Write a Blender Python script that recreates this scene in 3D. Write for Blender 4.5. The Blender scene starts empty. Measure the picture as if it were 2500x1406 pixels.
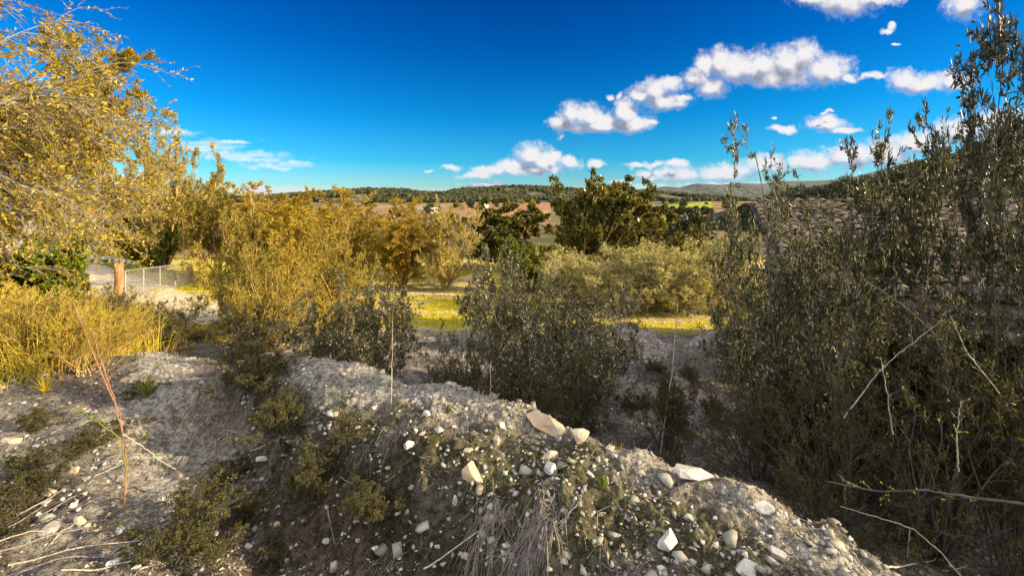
import bpy, bmesh, math, random
import numpy as np
from mathutils import Vector, Matrix

R = math.radians
SC = bpy.context.scene
COL = SC.collection

# ------------------------------------------------------------------ camera
FPX = 1000.0                      # focal length in photo pixels (2500 wide)
HORIZON = 478.0                   # photo row of the horizon
cam_d = bpy.data.cameras.new('camera')
cam = bpy.data.objects.new('camera', cam_d)
COL.objects.link(cam)
cam_d.sensor_width = 36.0
cam_d.lens = 36.0 * FPX / 2500.0
cam_d.clip_start = 0.05
cam_d.clip_end = 30000
cam.location = (0, 0, 0)
cam.rotation_euler = (R(90), 0, 0)
cam_d.shift_y = -(703 - HORIZON) / 2500.0
SC.camera = cam

# ------------------------------------------------------------------ light
SUN_AZ = R(102)      # clockwise from the view direction (+Y)
SUN_EL = R(19)
EXPOSURE = 1.42
SC.view_settings.view_transform = 'Standard'
SC.view_settings.look = 'None'
SC.view_settings.exposure = EXPOSURE
SC.view_settings.gamma = 1
SC.cycles.max_bounces = 6
SC.cycles.diffuse_bounces = 3
SC.cycles.glossy_bounces = 2
SC.cycles.transmission_bounces = 3
SC.cycles.use_denoising = True

sd = bpy.data.lights.new('sun', 'SUN')
sd.energy = 5.0
sd.angle = R(0.5)
sd.color = (1.0, 0.82, 0.53)
sun = bpy.data.objects.new('sun', sd)
COL.objects.link(sun)
sv = Vector((math.sin(SUN_AZ) * math.cos(SUN_EL), math.cos(SUN_AZ) * math.cos(SUN_EL), math.sin(SUN_EL)))
sun.rotation_euler = sv.to_track_quat('Z', 'Y').to_euler()
sun.location = sv * 50


class NT:
    """tiny helper for wiring node trees"""
    def __init__(s, tree):
        s.t = tree

    def n(s, typ, **kw):
        nd = s.t.nodes.new(typ)
        for k, v in kw.items():
            setattr(nd, k, v)
        return nd

    def l(s, a, b):
        s.t.links.new(a, b)

    def put(s, sock, v):
        if isinstance(v, bpy.types.NodeSocket):
            s.l(v, sock)
        elif v is not None:
            sock.default_value = v

    def m(s, op, a, b=None, c=None, clamp=False):
        nd = s.n('ShaderNodeMath', operation=op, use_clamp=clamp)
        s.put(nd.inputs[0], a)
        s.put(nd.inputs[1], b)
        if c is not None:
            s.put(nd.inputs[2], c)
        return nd.outputs[0]

    def v(s, op, a, b=None):
        nd = s.n('ShaderNodeVectorMath', operation=op)
        s.put(nd.inputs[0], a)
        s.put(nd.inputs[1], b)
        return nd.outputs['Value'] if op in ('LENGTH', 'DOT_PRODUCT') else nd.outputs[0]

    def mr(s, val, a, b, c=0.0, d=1.0, smooth=True):
        nd = s.n('ShaderNodeMapRange')
        if smooth:
            nd.interpolation_type = 'SMOOTHSTEP'
        s.put(nd.inputs['Value'], val)
        nd.inputs['From Min'].default_value = a
        nd.inputs['From Max'].default_value = b
        nd.inputs['To Min'].default_value = c
        nd.inputs['To Max'].default_value = d
        return nd.outputs['Result']

    def noise(s, vec, scale, detail=4, rough=0.55, dist=0.0, out='Fac'):
        nd = s.n('ShaderNodeTexNoise')
        if vec is not None:
            s.l(vec, nd.inputs['Vector'])
        nd.inputs['Scale'].default_value = scale
        nd.inputs['Detail'].default_value = detail
        nd.inputs['Roughness'].default_value = rough
        nd.inputs['Distortion'].default_value = dist
        return nd.outputs[out]

    def mix(s, fac, a, b, mode='MIX'):
        nd = s.n('ShaderNodeMix', data_type='RGBA', blend_type=mode)
        s.put(nd.inputs[0], fac)
        s.put(nd.inputs[6], a if isinstance(a, bpy.types.NodeSocket) else (*a, 1))
        s.put(nd.inputs[7], b if isinstance(b, bpy.types.NodeSocket) else (*b, 1))
        return nd.outputs[2]

    def ramp(s, fac, stops):
        nd = s.n('ShaderNodeValToRGB')
        s.l(fac, nd.inputs[0])
        e = nd.color_ramp.elements
        while len(e) < len(stops):
            e.new(0.5)
        for el, (p, c) in zip(e, stops):
            el.position = p
            el.color = (*c, 1)
        return nd.outputs[0]


def px_dir(px, py):
    """direction of a point of the photo"""
    return ((px - 1250) / FPX, 1.0, (HORIZON - py) / FPX)


# ------------------------------------------------------------------ sky
# cumulus banks: (photo x, photo y, half width, half height)
CLOUDS = [
    (1722, 160, 26, 34), (1755, 150, 34, 34), (1800, 165, 60, 40), (1860, 165, 70, 40), (1930, 160, 66, 48),
    (1966, 135, 36, 34), (2020, 172, 62, 36), (1738, 212, 40, 28), (1700, 190, 34, 24), (1900, 190, 110, 26),
    (2075, 188, 22, 12), (1600, 222, 52, 30), (1638, 205, 34, 18), (1620, 248, 60, 22), (1670, 240, 28, 12), (1562, 235, 24, 16),
    (1395, 275, 30, 26), (1375, 300, 34, 22), (1440, 285, 42, 30), (1480, 298, 46, 26), (1526, 275, 36, 34),
    (1550, 300, 46, 26), (1590, 298, 20, 10), (1470, 312, 100, 15),
    (1298, 378, 42, 30), (1330, 392, 44, 28), (1355, 382, 20, 16), (1250, 408, 48, 18), (1200, 418, 46, 15), (1300, 415, 90, 16), (1160, 430, 44, 8),
    (1390, 396, 30, 15), (1458, 396, 25, 11), (1100, 409, 24, 8), (1050, 414, 14, 4),
    (1985, -8, 56, 24), (2060, 4, 76, 38), (2145, -6, 62, 20), (2352, 14, 44, 34), (2165, 74, 14, 6), (2178, 66, 10, 8), (2183, 108, 10, 5),
    (2215, 196, 50, 28), (2262, 205, 60, 22), (2130, 188, 40, 8), (2330, 200, 50, 24), 
    (2015, 302, 48, 20), (1915, 316, 34, 9), (1888, 292, 8, 4), (2022, 270, 16, 5), (2010, 276, 10, 4), (2060, 320, 40, 8),
    (1560, 404, 42, 6), (1598, 402, 28, 9), (1650, 400, 34, 11), (1600, 428, 50, 14), (1660, 426, 60, 18),
    (1770, 425, 80, 24), (1870, 400, 60, 22), (1980, 395, 70, 26), (2080, 380, 80, 32), (2160, 375, 70, 34), (2240, 350, 70, 28),
    (2350, 320, 80, 34), (2440, 300, 70, 34), (1370, 334, 12, 7), (1510, 440, 24, 5),
    (640, 462, 44, 11), (700, 466, 52, 10), (745, 470, 26, 6), (1180, 449, 60, 5), (1220, 457, 70, 5),
    (1515, 236, 11, 9), (1490, 238, 10, 8),
]
WISPS = [(500, 356, 90, 14), (600, 382, 120, 14), (690, 405, 90, 11), (560, 345, 60, 5), (420, 325, 60, 10), (1750, 458, 260, 10)]


def uvof(px, py):
    d = px_dir(px, py)
    return d[0] / d[1], d[2] / d[1]


def cloud_group(blobs, name):
    g = bpy.data.node_groups.new(name, 'ShaderNodeTree')
    g.interface.new_socket('UV', in_out='INPUT', socket_type='NodeSocketVector')
    g.interface.new_socket('D', in_out='OUTPUT', socket_type='NodeSocketFloat')
    g.interface.new_socket('S', in_out='OUTPUT', socket_type='NodeSocketFloat')
    k = NT(g)
    gi = k.n('NodeGroupInput')
    go = k.n('NodeGroupOutput')
    uv = gi.outputs[0]
    # domain warp for the cauliflower outline
    w = k.v('SUBTRACT', k.noise(uv, 26, 3, 0.5, out='Color'), (0.5, 0.5, 0.5))
    uvw = k.v('ADD', uv, k.v('MULTIPLY', w, (0.040, 0.034, 0.0)))
    best = None
    for (px, py, rx, ry) in blobs:
        u, v_ = uvof(px, py)
        u2, _ = uvof(px + rx, py)
        _, v2 = uvof(px, py - ry)
        mp = k.v('MULTIPLY', k.v('SUBTRACT', uvw, (u, v_, 0)), (1 / abs(u2 - u), 1 / abs(v2 - v_), 0))
        ln = k.v('LENGTH', mp)
        best = ln if best is None else k.m('SMOOTH_MIN', best, ln, 0.22)
    d = k.m('SUBTRACT', 1.34, best)
    f = k.m('SUBTRACT', k.noise(uv, 34, 8, 0.6), 0.5)
    fs = k.m('SUBTRACT', k.noise(uv, 22, 3, 0.5), 0.5)
    k.l(k.m('ADD', d, k.m('MULTIPLY', fs, 1.5)), go.inputs[1])
    d = k.m('ADD', d, k.m('MULTIPLY', f, 1.35))
    d = k.m('ADD', d, k.m('MULTIPLY', k.m('SUBTRACT', k.noise(uv, 95, 4, 0.6), 0.5), 0.7))
    k.l(d, go.inputs[0])
    return g


def build_world():
    w = bpy.data.worlds.new('World')
    SC.world = w
    w.use_nodes = True
    k = NT(w.node_tree)
    w.node_tree.nodes.clear()
    out = k.n('ShaderNodeOutputWorld')
    bg = k.n('ShaderNodeBackground')
    bg.inputs['Strength'].default_value = 0.1
    sky = k.n('ShaderNodeTexSky', sky_type='NISHITA')
    sky.sun_disc = False
    sky.sun_elevation = SUN_EL
    sky.sun_rotation = SUN_AZ
    sky.air_density = 1.0
    sky.dust_density = 0.25
    sky.ozone_density = 4.0
    tc = k.n('ShaderNodeTexCoord')
    gen = tc.outputs['Generated']
    sep = k.n('ShaderNodeSeparateXYZ')
    k.l(gen, sep.inputs[0])
    X, Y, Z = sep.outputs
    Ys = k.m('MAXIMUM', Y, 0.12)
    cmb = k.n('ShaderNodeCombineXYZ')
    k.l(k.m('DIVIDE', X, Ys), cmb.inputs[0])
    k.l(k.m('DIVIDE', Z, Ys), cmb.inputs[1])
    uv = cmb.outputs[0]
    # a polarised, deep late-afternoon blue: saturate the physical sky
    elev = k.m('MAXIMUM', Z, 0.0)
    tint = k.ramp(k.mr(elev, 0, 0.5, smooth=False), [(0, (1.05, 1.08, 1.15)), (0.05, (0.50, 0.90, 1.12)), (0.16, (0.13, 0.76, 1.05)), (0.36, (0.02, 0.62, 1.0)), (0.66, (0.0, 0.40, 0.86)), (1.0, (0.0, 0.22, 0.7))])
    skyc = k.mix(1.0, sky.outputs[0], tint, 'MULTIPLY')
    k.sky_gain = k.v('MULTIPLY', skyc, (SKY_GAIN,) * 3)
    blue = k.sky_gain
    # front clouds
    g = cloud_group(CLOUDS, 'cumulus')
    g1 = k.n('ShaderNodeGroup'); g1.node_tree = g
    k.l(uv, g1.inputs[0])
    g2 = k.n('ShaderNodeGroup'); g2.node_tree = g
    k.l(k.v('ADD', uv, (0.012, 0.030, 0)), g2.inputs[0])
    d1, d2 = g1.outputs[0], g2.outputs[0]
    alpha = k.mr(d1, 0.0, 0.95)
    sm = k.m('SUBTRACT', g1.outputs[1], g2.outputs[1])
    fine = k.m('MULTIPLY', k.m('SUBTRACT', d1, d2), 0.30)
    lit = k.mr(k.m('ADD', sm, fine), -0.62, 0.62)
    core = k.mr(d1, 0.1, 1.1)
    shade = k.mix(core, (1.7, 2.0, 2.9), (0.95, 1.05, 1.45))
    ccol = k.mix(lit, shade, (3.4, 3.3, 3.35))
    low = k.mr(Z, 0.0, 0.10)
    ccol = k.mix(low, k.mix(0.30, ccol, (1.4, 2.4, 3.4)), ccol)
    front = k.m('GREATER_THAN', Y, 0.13)
    c1 = k.mix(k.m('MULTIPLY', alpha, front), blue, ccol)
    # thin cirrus
    g3 = k.n('ShaderNodeGroup'); g3.node_tree = cloud_group(WISPS, 'cirrus')
    k.l(k.v('MULTIPLY', uv, (1, 1, 1)), g3.inputs[0])
    st = k.v('MULTIPLY', uv, (7, 60, 0))
    stn = k.mr(k.noise(st, 1.0, 5, 0.6), 0.25, 0.62)
    wa = k.m('MULTIPLY', k.m('MULTIPLY', k.mr(g3.outputs[0], 0.0, 0.9), stn), 0.95)
    c2 = k.mix(k.m('MULTIPLY', wa, front), c1, (2.9, 3.5, 3.9))
    # unseen bright clouds added overhead and behind the viewer as neutral fill light
    zz = k.m('MAXIMUM', Z, 0.05)
    cb = k.n('ShaderNodeCombineXYZ')
    k.l(k.m('DIVIDE', X, zz), cb.inputs[0]); k.l(k.m('DIVIDE', Y, zz), cb.inputs[1])
    cn = k.noise(cb.outputs[0], 0.9, 6, 0.6)
    over = k.mr(k.m('ADD', Z, k.m('MULTIPLY', k.m('MULTIPLY', Y, -1.0), 0.6)), 0.28, 0.62)
    thr = k.m('ADD', cn, k.m('MULTIPLY', over, 0.42))
    ca = k.m('MULTIPLY', k.mr(thr, 0.66, 0.80), k.m('MULTIPLY', over, k.mr(Z, 0.02, 0.15)))
    c3 = k.mix(ca, c2, CLOUD_FILL)
    k.l(c3, bg.inputs['Color'])
    k.l(bg.outputs[0], out.inputs[0])


SKY_GAIN = 0.60
CLOUD_FILL = (6.9, 6.8, 6.8)
build_world()
# ------------------------------------------------------------------ end of light


# ------------------------------------------------------------------ noise
def _hash(ix, iy, seed):
    h = (ix.astype(np.int64) * 374761393 + iy.astype(np.int64) * 668265263 + seed * 1442695041) & 0x7fffffff
    h = ((h ^ (h >> 13)) * 1274126177) & 0x7fffffff
    h = (h ^ (h >> 16)) & 0x7fffffff
    return h / float(0x7fffffff)


def vnoise(x, y, seed=0):
    x = np.asarray(x, float); y = np.asarray(y, float)
    ix, iy = np.floor(x), np.floor(y)
    fx, fy = x - ix, y - iy
    fx = fx * fx * (3 - 2 * fx); fy = fy * fy * (3 - 2 * fy)
    a = _hash(ix, iy, seed); b = _hash(ix + 1, iy, seed)
    c = _hash(ix, iy + 1, seed); d = _hash(ix + 1, iy + 1, seed)
    return (a * (1 - fx) + b * fx) * (1 - fy) + (c * (1 - fx) + d * fx) * fy


def fbm(x, y, seed=0, oct=4, gain=0.5):
    s = 0; a = 1; t = 0
    for o in range(oct):
        s = s + a * vnoise(x * 2 ** o + 17.3 * o, y * 2 ** o - 9.1 * o, seed + o)
        t += a; a *= gain
    return s / t - 0.5


def sstep(a, b, x):
    t = np.clip((np.asarray(x, float) - a) / (b - a), 0, 1)
    return t * t * (3 - 2 * t)


# ------------------------------------------------------------------ terrain
PY_ = [-40, 0, 4.5, 6.0, 8, 10, 15, 20, 30, 50, 140, 290, 600, 20000]
PZ_ = [-1.5, -1.8, -1.88, -2.35, -2.85, -3.25, -3.85, -4.35, -5.1, -6.7, -10, -12.2, -13, -13]
CREST = [(-4.2, 5.3), (-3.1, 4.45), (-2.43, 3.98), (-1.61, 3.57), (-0.95, 3.17), (-0.29, 2.90), (0.26, 2.58), (0.58, 2.33), (1.0, 1.99), (1.19, 1.70), (1.28, 1.50), (1.4, 0.5), (1.6, -3.0)]


def seg_dist(x, y, pts):
    best = np.full(np.shape(x), 1e9); sgn = np.zeros(np.shape(x)); par = np.zeros(np.shape(x))
    acc = 0
    for (x0, y0), (x1, y1) in zip(pts[:-1], pts[1:]):
        dx, dy = x1 - x0, y1 - y0
        L = math.hypot(dx, dy)
        t = np.clip(((x - x0) * dx + (y - y0) * dy) / (L * L), 0, 1)
        qx, qy = x - (x0 + t * dx), y - (y0 + t * dy)
        d = np.hypot(qx, qy)
        m = d < best
        best = np.where(m, d, best)
        sgn = np.where(m, np.where(dx * (y - y0) - dy * (x - x0) > 0, 1.0, -1.0), sgn)
        par = np.where(m, acc + t * L, par)
        acc += L
    return best * sgn, par


def H(x, y):
    x = np.asarray(x, float); y = np.asarray(y, float)
    base = np.interp(y, PY_, PZ_)
    # soften the slope change left
    near = np.exp(-np.maximum(y - 9, 0) / 6.0)
    s, u = seg_dist(x, y, CREST)
    s = s + 0.30 * fbm(x * 1.6, y * 1.6, 5, 3) + 0.20 * fbm(x * 5.5, y * 5.5, 6, 2)
    right = np.minimum(base, -2.12 - 0.12 * np.maximum(y - 1.5, 0))
    right = np.where(y > 12, base, right)
    w = sstep(-0.05, 0.85, s)
    g = base * (1 - w) + right * w
    amp = 0.41 * sstep(1.5, 2.5, u) * (1 - 0.35 * sstep(6.5, 9, u))
    wd = 0.42 + 0.43 * sstep(2.6, 4.8, u)
    prof = np.where(s < 0, np.exp(-np.abs(s / wd) ** 8.0) * (1 - 0.22 * np.abs(s) / wd), np.exp(-(s / 0.42) ** 2))
    g = g + amp * prof
    g = g - 0.16 * np.exp(-((s + wd + 0.30) / 0.24) ** 2) * sstep(1.6, 2.6, u)
    # pale slab ridge at left of the rut
    g = g + 0.02 * np.exp(-((s + wd + 1.15 + 0.3 * fbm(x, y, 8, 2)) / 0.35) ** 2)
    # second spoil heap beyond the gully
    s2, u2 = seg_dist(x, y, [(0.2, 7.6), (1.7, 6.9), (2.6, 6.0), (4.4, 6.3)])
    g = g + 0.62 * np.exp(-(s2 / 0.55) ** 2) * (1 + 0.8 * fbm(x * 1.3, y * 1.3, 21, 3))
    # hump under the shrubs at the right
    g = g + 0.20 * np.exp(-(((x - 4.2) / 1.4) ** 2 + ((y - 3.2) / 1.3) ** 2))
    # knoll left with the yellow grass
    g = g + 0.06 * np.exp(-(((x + 6.5) / 2.2) ** 2 + ((y - 5.2) / 2.0) ** 2))
    r = np.hypot(x, y)
    fine = np.exp(-np.maximum(r - 5, 0) / 5.0)
    rough = 0.6 + 1.3 * np.exp(-((s + 0.55) / 0.40) ** 2)
    g = g + (0.16 * fbm(x * 2.1, y * 2.1, 1, 3) + 0.075 * rough * fbm(x * 6.5, y * 6.5, 2, 3, 0.6)
             + 0.05 * rough * fbm(x * 17, y * 17, 3, 3, 0.65)) * (0.25 + 0.75 * fine)
    g = g + 0.35 * fbm(x / 9.0, y / 9.0, 4, 3) * sstep(9, 30, r)
    return g


def ground_hit(px, py):
    dx, dy, dz = px_dir(px, py)
    t = np.concatenate([np.arange(0.6, 30, 0.01), np.geomspace(30, 3000, 3000)])
    z = H(dx * t, dy * t)
    k = np.argmax(dz * t <= z)
    return dx * t[k], dy * t[k], float(z[k]), float(t[k])


def at(px, Y, z=-2.5):
    return (px - 1250) / FPX * Y


def ztop(py, Y):
    return (HORIZON - py) / FPX * Y


# ------------------------------------------------------------------ mesh helpers
def mesh_of(name, V, F, mats, smooth=False, midx=None):
    """V (n,3); F list of int arrays (m,k)"""
    me = bpy.data.meshes.new(name)
    V = np.asarray(V, np.float32)
    F = [np.asarray(f, np.int32) for f in (F if isinstance(F, list) else [F]) if len(f)]
    me.vertices.add(len(V))
    me.vertices.foreach_set('co', V.ravel())
    loops = np.concatenate([f.ravel() for f in F])
    tot = np.concatenate([np.full(len(f), f.shape[1], np.int32) for f in F])
    st = np.concatenate([[0], np.cumsum(tot)[:-1]]).astype(np.int32)
    me.loops.add(len(loops))
    me.loops.foreach_set('vertex_index', loops)
    me.polygons.add(len(tot))
    me.polygons.foreach_set('loop_start', st)
    try:
        me.polygons.foreach_set('loop_total', tot)
    except Exception:
        pass
    if not isinstance(mats, (list, tuple)):
        mats = [mats]
    for m_ in mats:
        me.materials.append(m_)
    if midx is not None:
        me.polygons.foreach_set('material_index', np.asarray(midx, np.int32))
    me.update(calc_edges=True)
    me.validate()
    if smooth:
        me.polygons.foreach_set('use_smooth', np.ones(len(me.polygons), bool))
    return me


def obj(name, me, parent=None, loc=None, kind=None):
    o = bpy.data.objects.new(name, me)
    COL.objects.link(o)
    if parent:
        o.parent = parent
    if loc is not None:
        o.location = loc
    if kind:
        o['kind'] = kind
    return o


def empty(name, loc, rz=0, sc=1.0):
    o = bpy.data.objects.new(name, None)
    COL.objects.link(o)
    o.empty_display_size = 0.2
    o.location = loc
    o.rotation_euler = (0, 0, rz)
    o.scale = (sc, sc, sc) if not isinstance(sc, (tuple, list)) else sc
    return o


def tag(o, label, cat, group=None):
    o['label'] = label
    o['category'] = cat
    if group:
        o['group'] = group
    return o


class Geo:
    """collects geometry with equal-sided faces"""
    def __init__(s):
        s.V = []; s.F = {}; s.n = 0

    def add(s, V, *Fs):
        V = np.asarray(V, float).reshape(-1, 3)
        s.V.append(V)
        for f in Fs:
            f = np.asarray(f, np.int64)
            if len(f):
                s.F.setdefault(f.shape[1], []).append(f + s.n)
        s.n += len(V)
        return s

    def mesh(s, name, mat, smooth=False):
        return mesh_of(name, np.concatenate(s.V), [np.concatenate(f) for f in s.F.values()], mat, smooth)


def norm(v):
    return v / np.maximum(np.linalg.norm(v, axis=-1, keepdims=True), 1e-9)


def tubes(pts, r0, r1, k=4, power=1.0):
    """pts (n,m,3) polylines; radii arrays (n) -> V,F"""
    n, m, _ = pts.shape
    d = np.empty_like(pts)
    d[:, 1:-1] = pts[:, 2:] - pts[:, :-2]
    d[:, 0] = pts[:, 1] - pts[:, 0]
    d[:, -1] = pts[:, -1] - pts[:, -2]
    d = norm(d)
    ref = np.where(np.abs(d[:, :1, 2:3]) > 0.8, np.array([1.0, 0, 0]), np.array([0, 0, 1.0]))
    a = norm(np.cross(d, np.broadcast_to(ref, d.shape)))
    b = np.cross(d, a)
    t = np.linspace(0, 1, m) ** power
    rad = r0[:, None] * (1 - t) + r1[:, None] * t
    th = np.arange(k) * 2 * math.pi / k
    ring = a[:, :, None, :] * np.cos(th)[None, None, :, None] + b[:, :, None, :] * np.sin(th)[None, None, :, None]
    V = pts[:, :, None, :] + ring * rad[:, :, None, None]
    V = V.reshape(-1, 3)
    base = (np.arange(n)[:, None, None] * m + np.arange(m - 1)[None, :, None]) * k
    i = np.arange(k)[None, None, :]
    j = (i + 1) % k
    F = np.stack([base + i, base + j, base + k + j, base + k + i], -1).reshape(-1, 4)
    return V, F


def grow(rng, P, D, L, m, wig, trop, r=None):
    """grow n polylines of m steps"""
    n = len(P)
    pts = np.empty((n, m + 1, 3)); pts[:, 0] = P
    dirs = np.empty((n, m + 1, 3)); D = norm(D); dirs[:, 0] = D
    trop = np.asarray(trop, float)
    for j in range(m):
        D = norm(D + wig * rng.standard_normal((n, 3)) + trop)
        P = P + D * (L / m)[:, None]
        pts[:, j + 1] = P; dirs[:, j + 1] = D
    return pts, dirs


def children(rng, pts, dirs, L, c, t0, t1, ang, ratio, taper=0.5, angj=0.25):
    n, m1, _ = pts.shape
    idx = np.repeat(np.arange(n), c)
    t = rng.uniform(t0, t1, n * c)
    f = t * (m1 - 1)
    i0 = np.minimum(f.astype(int), m1 - 2); fr = (f - i0)[:, None]
    P = pts[idx, i0] * (1 - fr) + pts[idx, i0 + 1] * fr
    D = dirs[idx, i0]
    q = rng.standard_normal((n * c, 3))
    q = norm(q - (q * D).sum(1, keepdims=True) * D)
    a = ang * (1 + angj * rng.standard_normal(n * c))[:, None]
    D2 = np.cos(a) * D + np.sin(a) * q
    L2 = L[idx] * ratio * (1 - taper * t) * rng.uniform(0.6, 1.2, n * c)
    return P, D2, L2, t, idx


def leafgeo(rng, P, D, Ln, W, ngon=False, fold=0.12, curl=0.15):
    n = len(P)
    D = norm(D)
    q = rng.standard_normal((n, 3))
    S = norm(np.cross(D, q))
    N = np.cross(S, D)
    Ln = Ln[:, None]; W = W[:, None]
    if ngon:
        k = [(0, 0, 0), (.3, .42, fold), (.65, .46, fold), (1, 0, -curl), (.65, -.46, fold), (.3, -.42, fold)]
    else:
        k = [(0, 0, 0), (.5, .5, fold), (1, 0, -curl), (.5, -.5, fold)]
    V = np.stack([P + D * Ln * a + S * W * b + N * W * c for a, b, c in k], 1).reshape(-1, 3)
    m = len(k)
    if ngon:
        b0 = (np.arange(n) * 6)[:, None]
        F = np.concatenate([b0 + np.array([[0, 1, 2, 3]]), b0 + np.array([[0, 3, 4, 5]])])
    else:
        F = (np.arange(n) * 4)[:, None] + np.arange(4)[None]
    return V, F


# ------------------------------------------------------------------ materials
def new_mat(name):
    m = bpy.data.materials.new(name)
    m.use_nodes = True
    k = NT(m.node_tree)
    b = m.node_tree.nodes['Principled BSDF']
    return m, k, b


def leaf_mat(name, cols, trans=0.35, rough=0.55, spec=0.3):
    """per-leaf random colour out of a ramp, diffuse plus light passing through"""
    m, k, b = new_mat(name)
    g = k.n('ShaderNodeNewGeometry')
    rnd = g.outputs['Random Per Island']
    oi = k.n('ShaderNodeObjectInfo')
    c = k.ramp(rnd, [(i / max(1, len(cols) - 1), c) for i, c in enumerate(cols)])
    tcn = k.n('ShaderNodeTexCoord')
    big = k.noise(tcn.outputs['Object'], 1.7, 3, 0.6)
    c = k.mix(k.mr(big, 0.3, 0.7), c, k.mix(1.0, c, (0.78, 0.80, 0.7), 'MULTIPLY'))
    v = k.mr(oi.outputs['Random'], 0, 1, 0.85, 1.12, smooth=False)
    c = k.v('SCALE', c)
    nd = c.node
    k.l(v, nd.inputs['Scale'])
    k.l(c, b.inputs['Base Color'])
    b.inputs['Roughness'].default_value = rough
    b.inputs['Specular IOR Level'].default_value = spec
    tr = k.n('ShaderNodeBsdfTranslucent')
    k.l(k.v('MULTIPLY', c, (1.25, 1.15, 0.5)), tr.inputs[0])
    mx = k.n('ShaderNodeMixShader')
    mx.inputs[0].default_value = trans
    k.l(b.outputs[0], mx.inputs[1]); k.l(tr.outputs[0], mx.inputs[2])
    k.l(mx.outputs[0], m.node_tree.nodes['Material Output'].inputs[0])
    return m


def bark_mat(name, c1, c2, scale=40):
    m, k, b = new_mat(name)
    tcn = k.n('ShaderNodeTexCoord')
    mp = k.v('MULTIPLY', tcn.outputs['Object'], (1, 1, 0.25))
    nz = k.noise(mp, scale, 5, 0.65)
    n2 = k.noise(tcn.outputs['Object'], scale * 0.15, 3, 0.6)
    c = k.mix(k.mr(k.m('ADD', k.m('MULTIPLY', nz, 0.6), k.m('MULTIPLY', n2, 0.4)), 0.36, 0.62), c1, c2)
    k.l(c, b.inputs['Base Color'])
    b.inputs['Roughness'].default_value = 0.85
    bp = k.n('ShaderNodeBump'); bp.inputs['Strength'].default_value = 0.5
    bp.inputs['Distance'].default_value = 0.01
    k.l(nz, bp.inputs['Height']); k.l(bp.outputs[0], b.inputs['Normal'])
    return m


def stone_mat(name, c1, c2, stain=(0.42, 0.2, 0.06), sfac=0.3, moss=0.0, scale=9):
    m, k, b = new_mat(name)
    tcn = k.n('ShaderNodeTexCoord')
    oi = k.n('ShaderNodeObjectInfo')
    v = k.v('ADD', tcn.outputs['Object'], k.v('MULTIPLY', oi.outputs['Random'], (13, 7, 5)))
    n1 = k.noise(v, scale, 6, 0.6)
    n2 = k.noise(v, scale * 0.4, 3, 0.5)
    n3 = k.noise(v, scale * 5, 4, 0.7)
    c = k.mix(k.mr(n1, 0.3, 0.7), c1, c2)
    c = k.mix(k.m('MULTIPLY', k.mr(n2, 0.52, 0.66), sfac), c, stain)
    c = k.mix(k.mr(n3, 0.5, 0.85, 0, 0.5), c, tuple(x * 0.45 for x in c1))
    g = k.n('ShaderNodeNewGeometry')
    c = k.mix(0.55, c, k.mix(g.outputs['Random Per Island'], tuple(x * 0.6 for x in c1), tuple(min(1, x * 1.15) for x in c2)))
    if moss:
        c = k.mix(k.m('MULTIPLY', k.mr(k.noise(v, scale * 0.8, 4, 0.6), 0.45, 0.6), moss), c, (0.07, 0.065, 0.022))
    k.l(c, b.inputs['Base Color'])
    b.inputs['Roughness'].default_value = 0.9
    b.inputs['Specular IOR Level'].default_value = 0.2
    bp = k.n('ShaderNodeBump'); bp.inputs['Strength'].default_value = 0.6
    bp.inputs['Distance'].default_value = 0.012
    k.l(n3, bp.inputs['Height']); k.l(bp.outputs[0], b.inputs['Normal'])
    return m


M = {}
M['olive_shade'] = leaf_mat('olive_leaves', [(0.018, 0.018, 0.006), (0.075, 0.068, 0.020), (0.022, 0.022, 0.007), (0.14, 0.125, 0.04), (0.60, 0.55, 0.32)], 0.25, 0.42, 0.5)  # near-black and pale leaves put deep shade and highlights into the colour
M['olive_dark'] = leaf_mat('dark_olive_leaves', [(0.012, 0.014, 0.006), (0.05, 0.05, 0.018), (0.035, 0.038, 0.014), (0.17, 0.16, 0.085)], 0.2, 0.42, 0.5)
M['golden'] = leaf_mat('golden_leaves', [(0.43, 0.30, 0.013), (0.15, 0.115, 0.012), (0.62, 0.43, 0.018), (0.08, 0.07, 0.01), (0.74, 0.50, 0.06)], 0.4)
M['golden_green'] = leaf_mat('yellow_green_leaves', [(0.24, 0.21, 0.02), (0.11, 0.11, 0.018), (0.48, 0.36, 0.02), (0.05, 0.055, 0.012), (0.70, 0.52, 0.10)], 0.4)
M['straw_leaf'] = leaf_mat('straw_leaves', [(0.50, 0.40, 0.12), (0.30, 0.25, 0.06), (0.64, 0.52, 0.19), (0.14, 0.13, 0.04), (0.72, 0.60, 0.28)], 0.35)
M['silver'] = leaf_mat('silver_olive_leaves', [(0.46, 0.40, 0.12), (0.28, 0.24, 0.06), (0.62, 0.54, 0.22), (0.16, 0.14, 0.03), (0.72, 0.64, 0.32)], 0.35, 0.45, 0.5)
M['carob'] = leaf_mat('carob_leaves', [(0.025, 0.034, 0.008), (0.08, 0.085, 0.015), (0.15, 0.135, 0.022), (0.34, 0.27, 0.04)], 0.25, 0.4, 0.5)
M['lentisk'] = leaf_mat('lentisk_leaves', [(0.06, 0.09, 0.010), (0.14, 0.17, 0.014), (0.22, 0.23, 0.02), (0.03, 0.05, 0.008)], 0.3, 0.45, 0.4)
M['lentisk_shade'] = leaf_mat('shade_lentisk_leaves', [(0.012, 0.018, 0.006), (0.03, 0.04, 0.010), (0.05, 0.06, 0.014), (0.01, 0.012, 0.005)], 0.1, 0.6, 0.2)  # leaves blackened to stand in for the deep shade of the thicket
M['scrub'] = leaf_mat('scrub_leaves', [(0.02, 0.021, 0.006), (0.07, 0.066, 0.014), (0.14, 0.12, 0.025), (0.018, 0.018, 0.006)], 0.25, 0.55)
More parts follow.
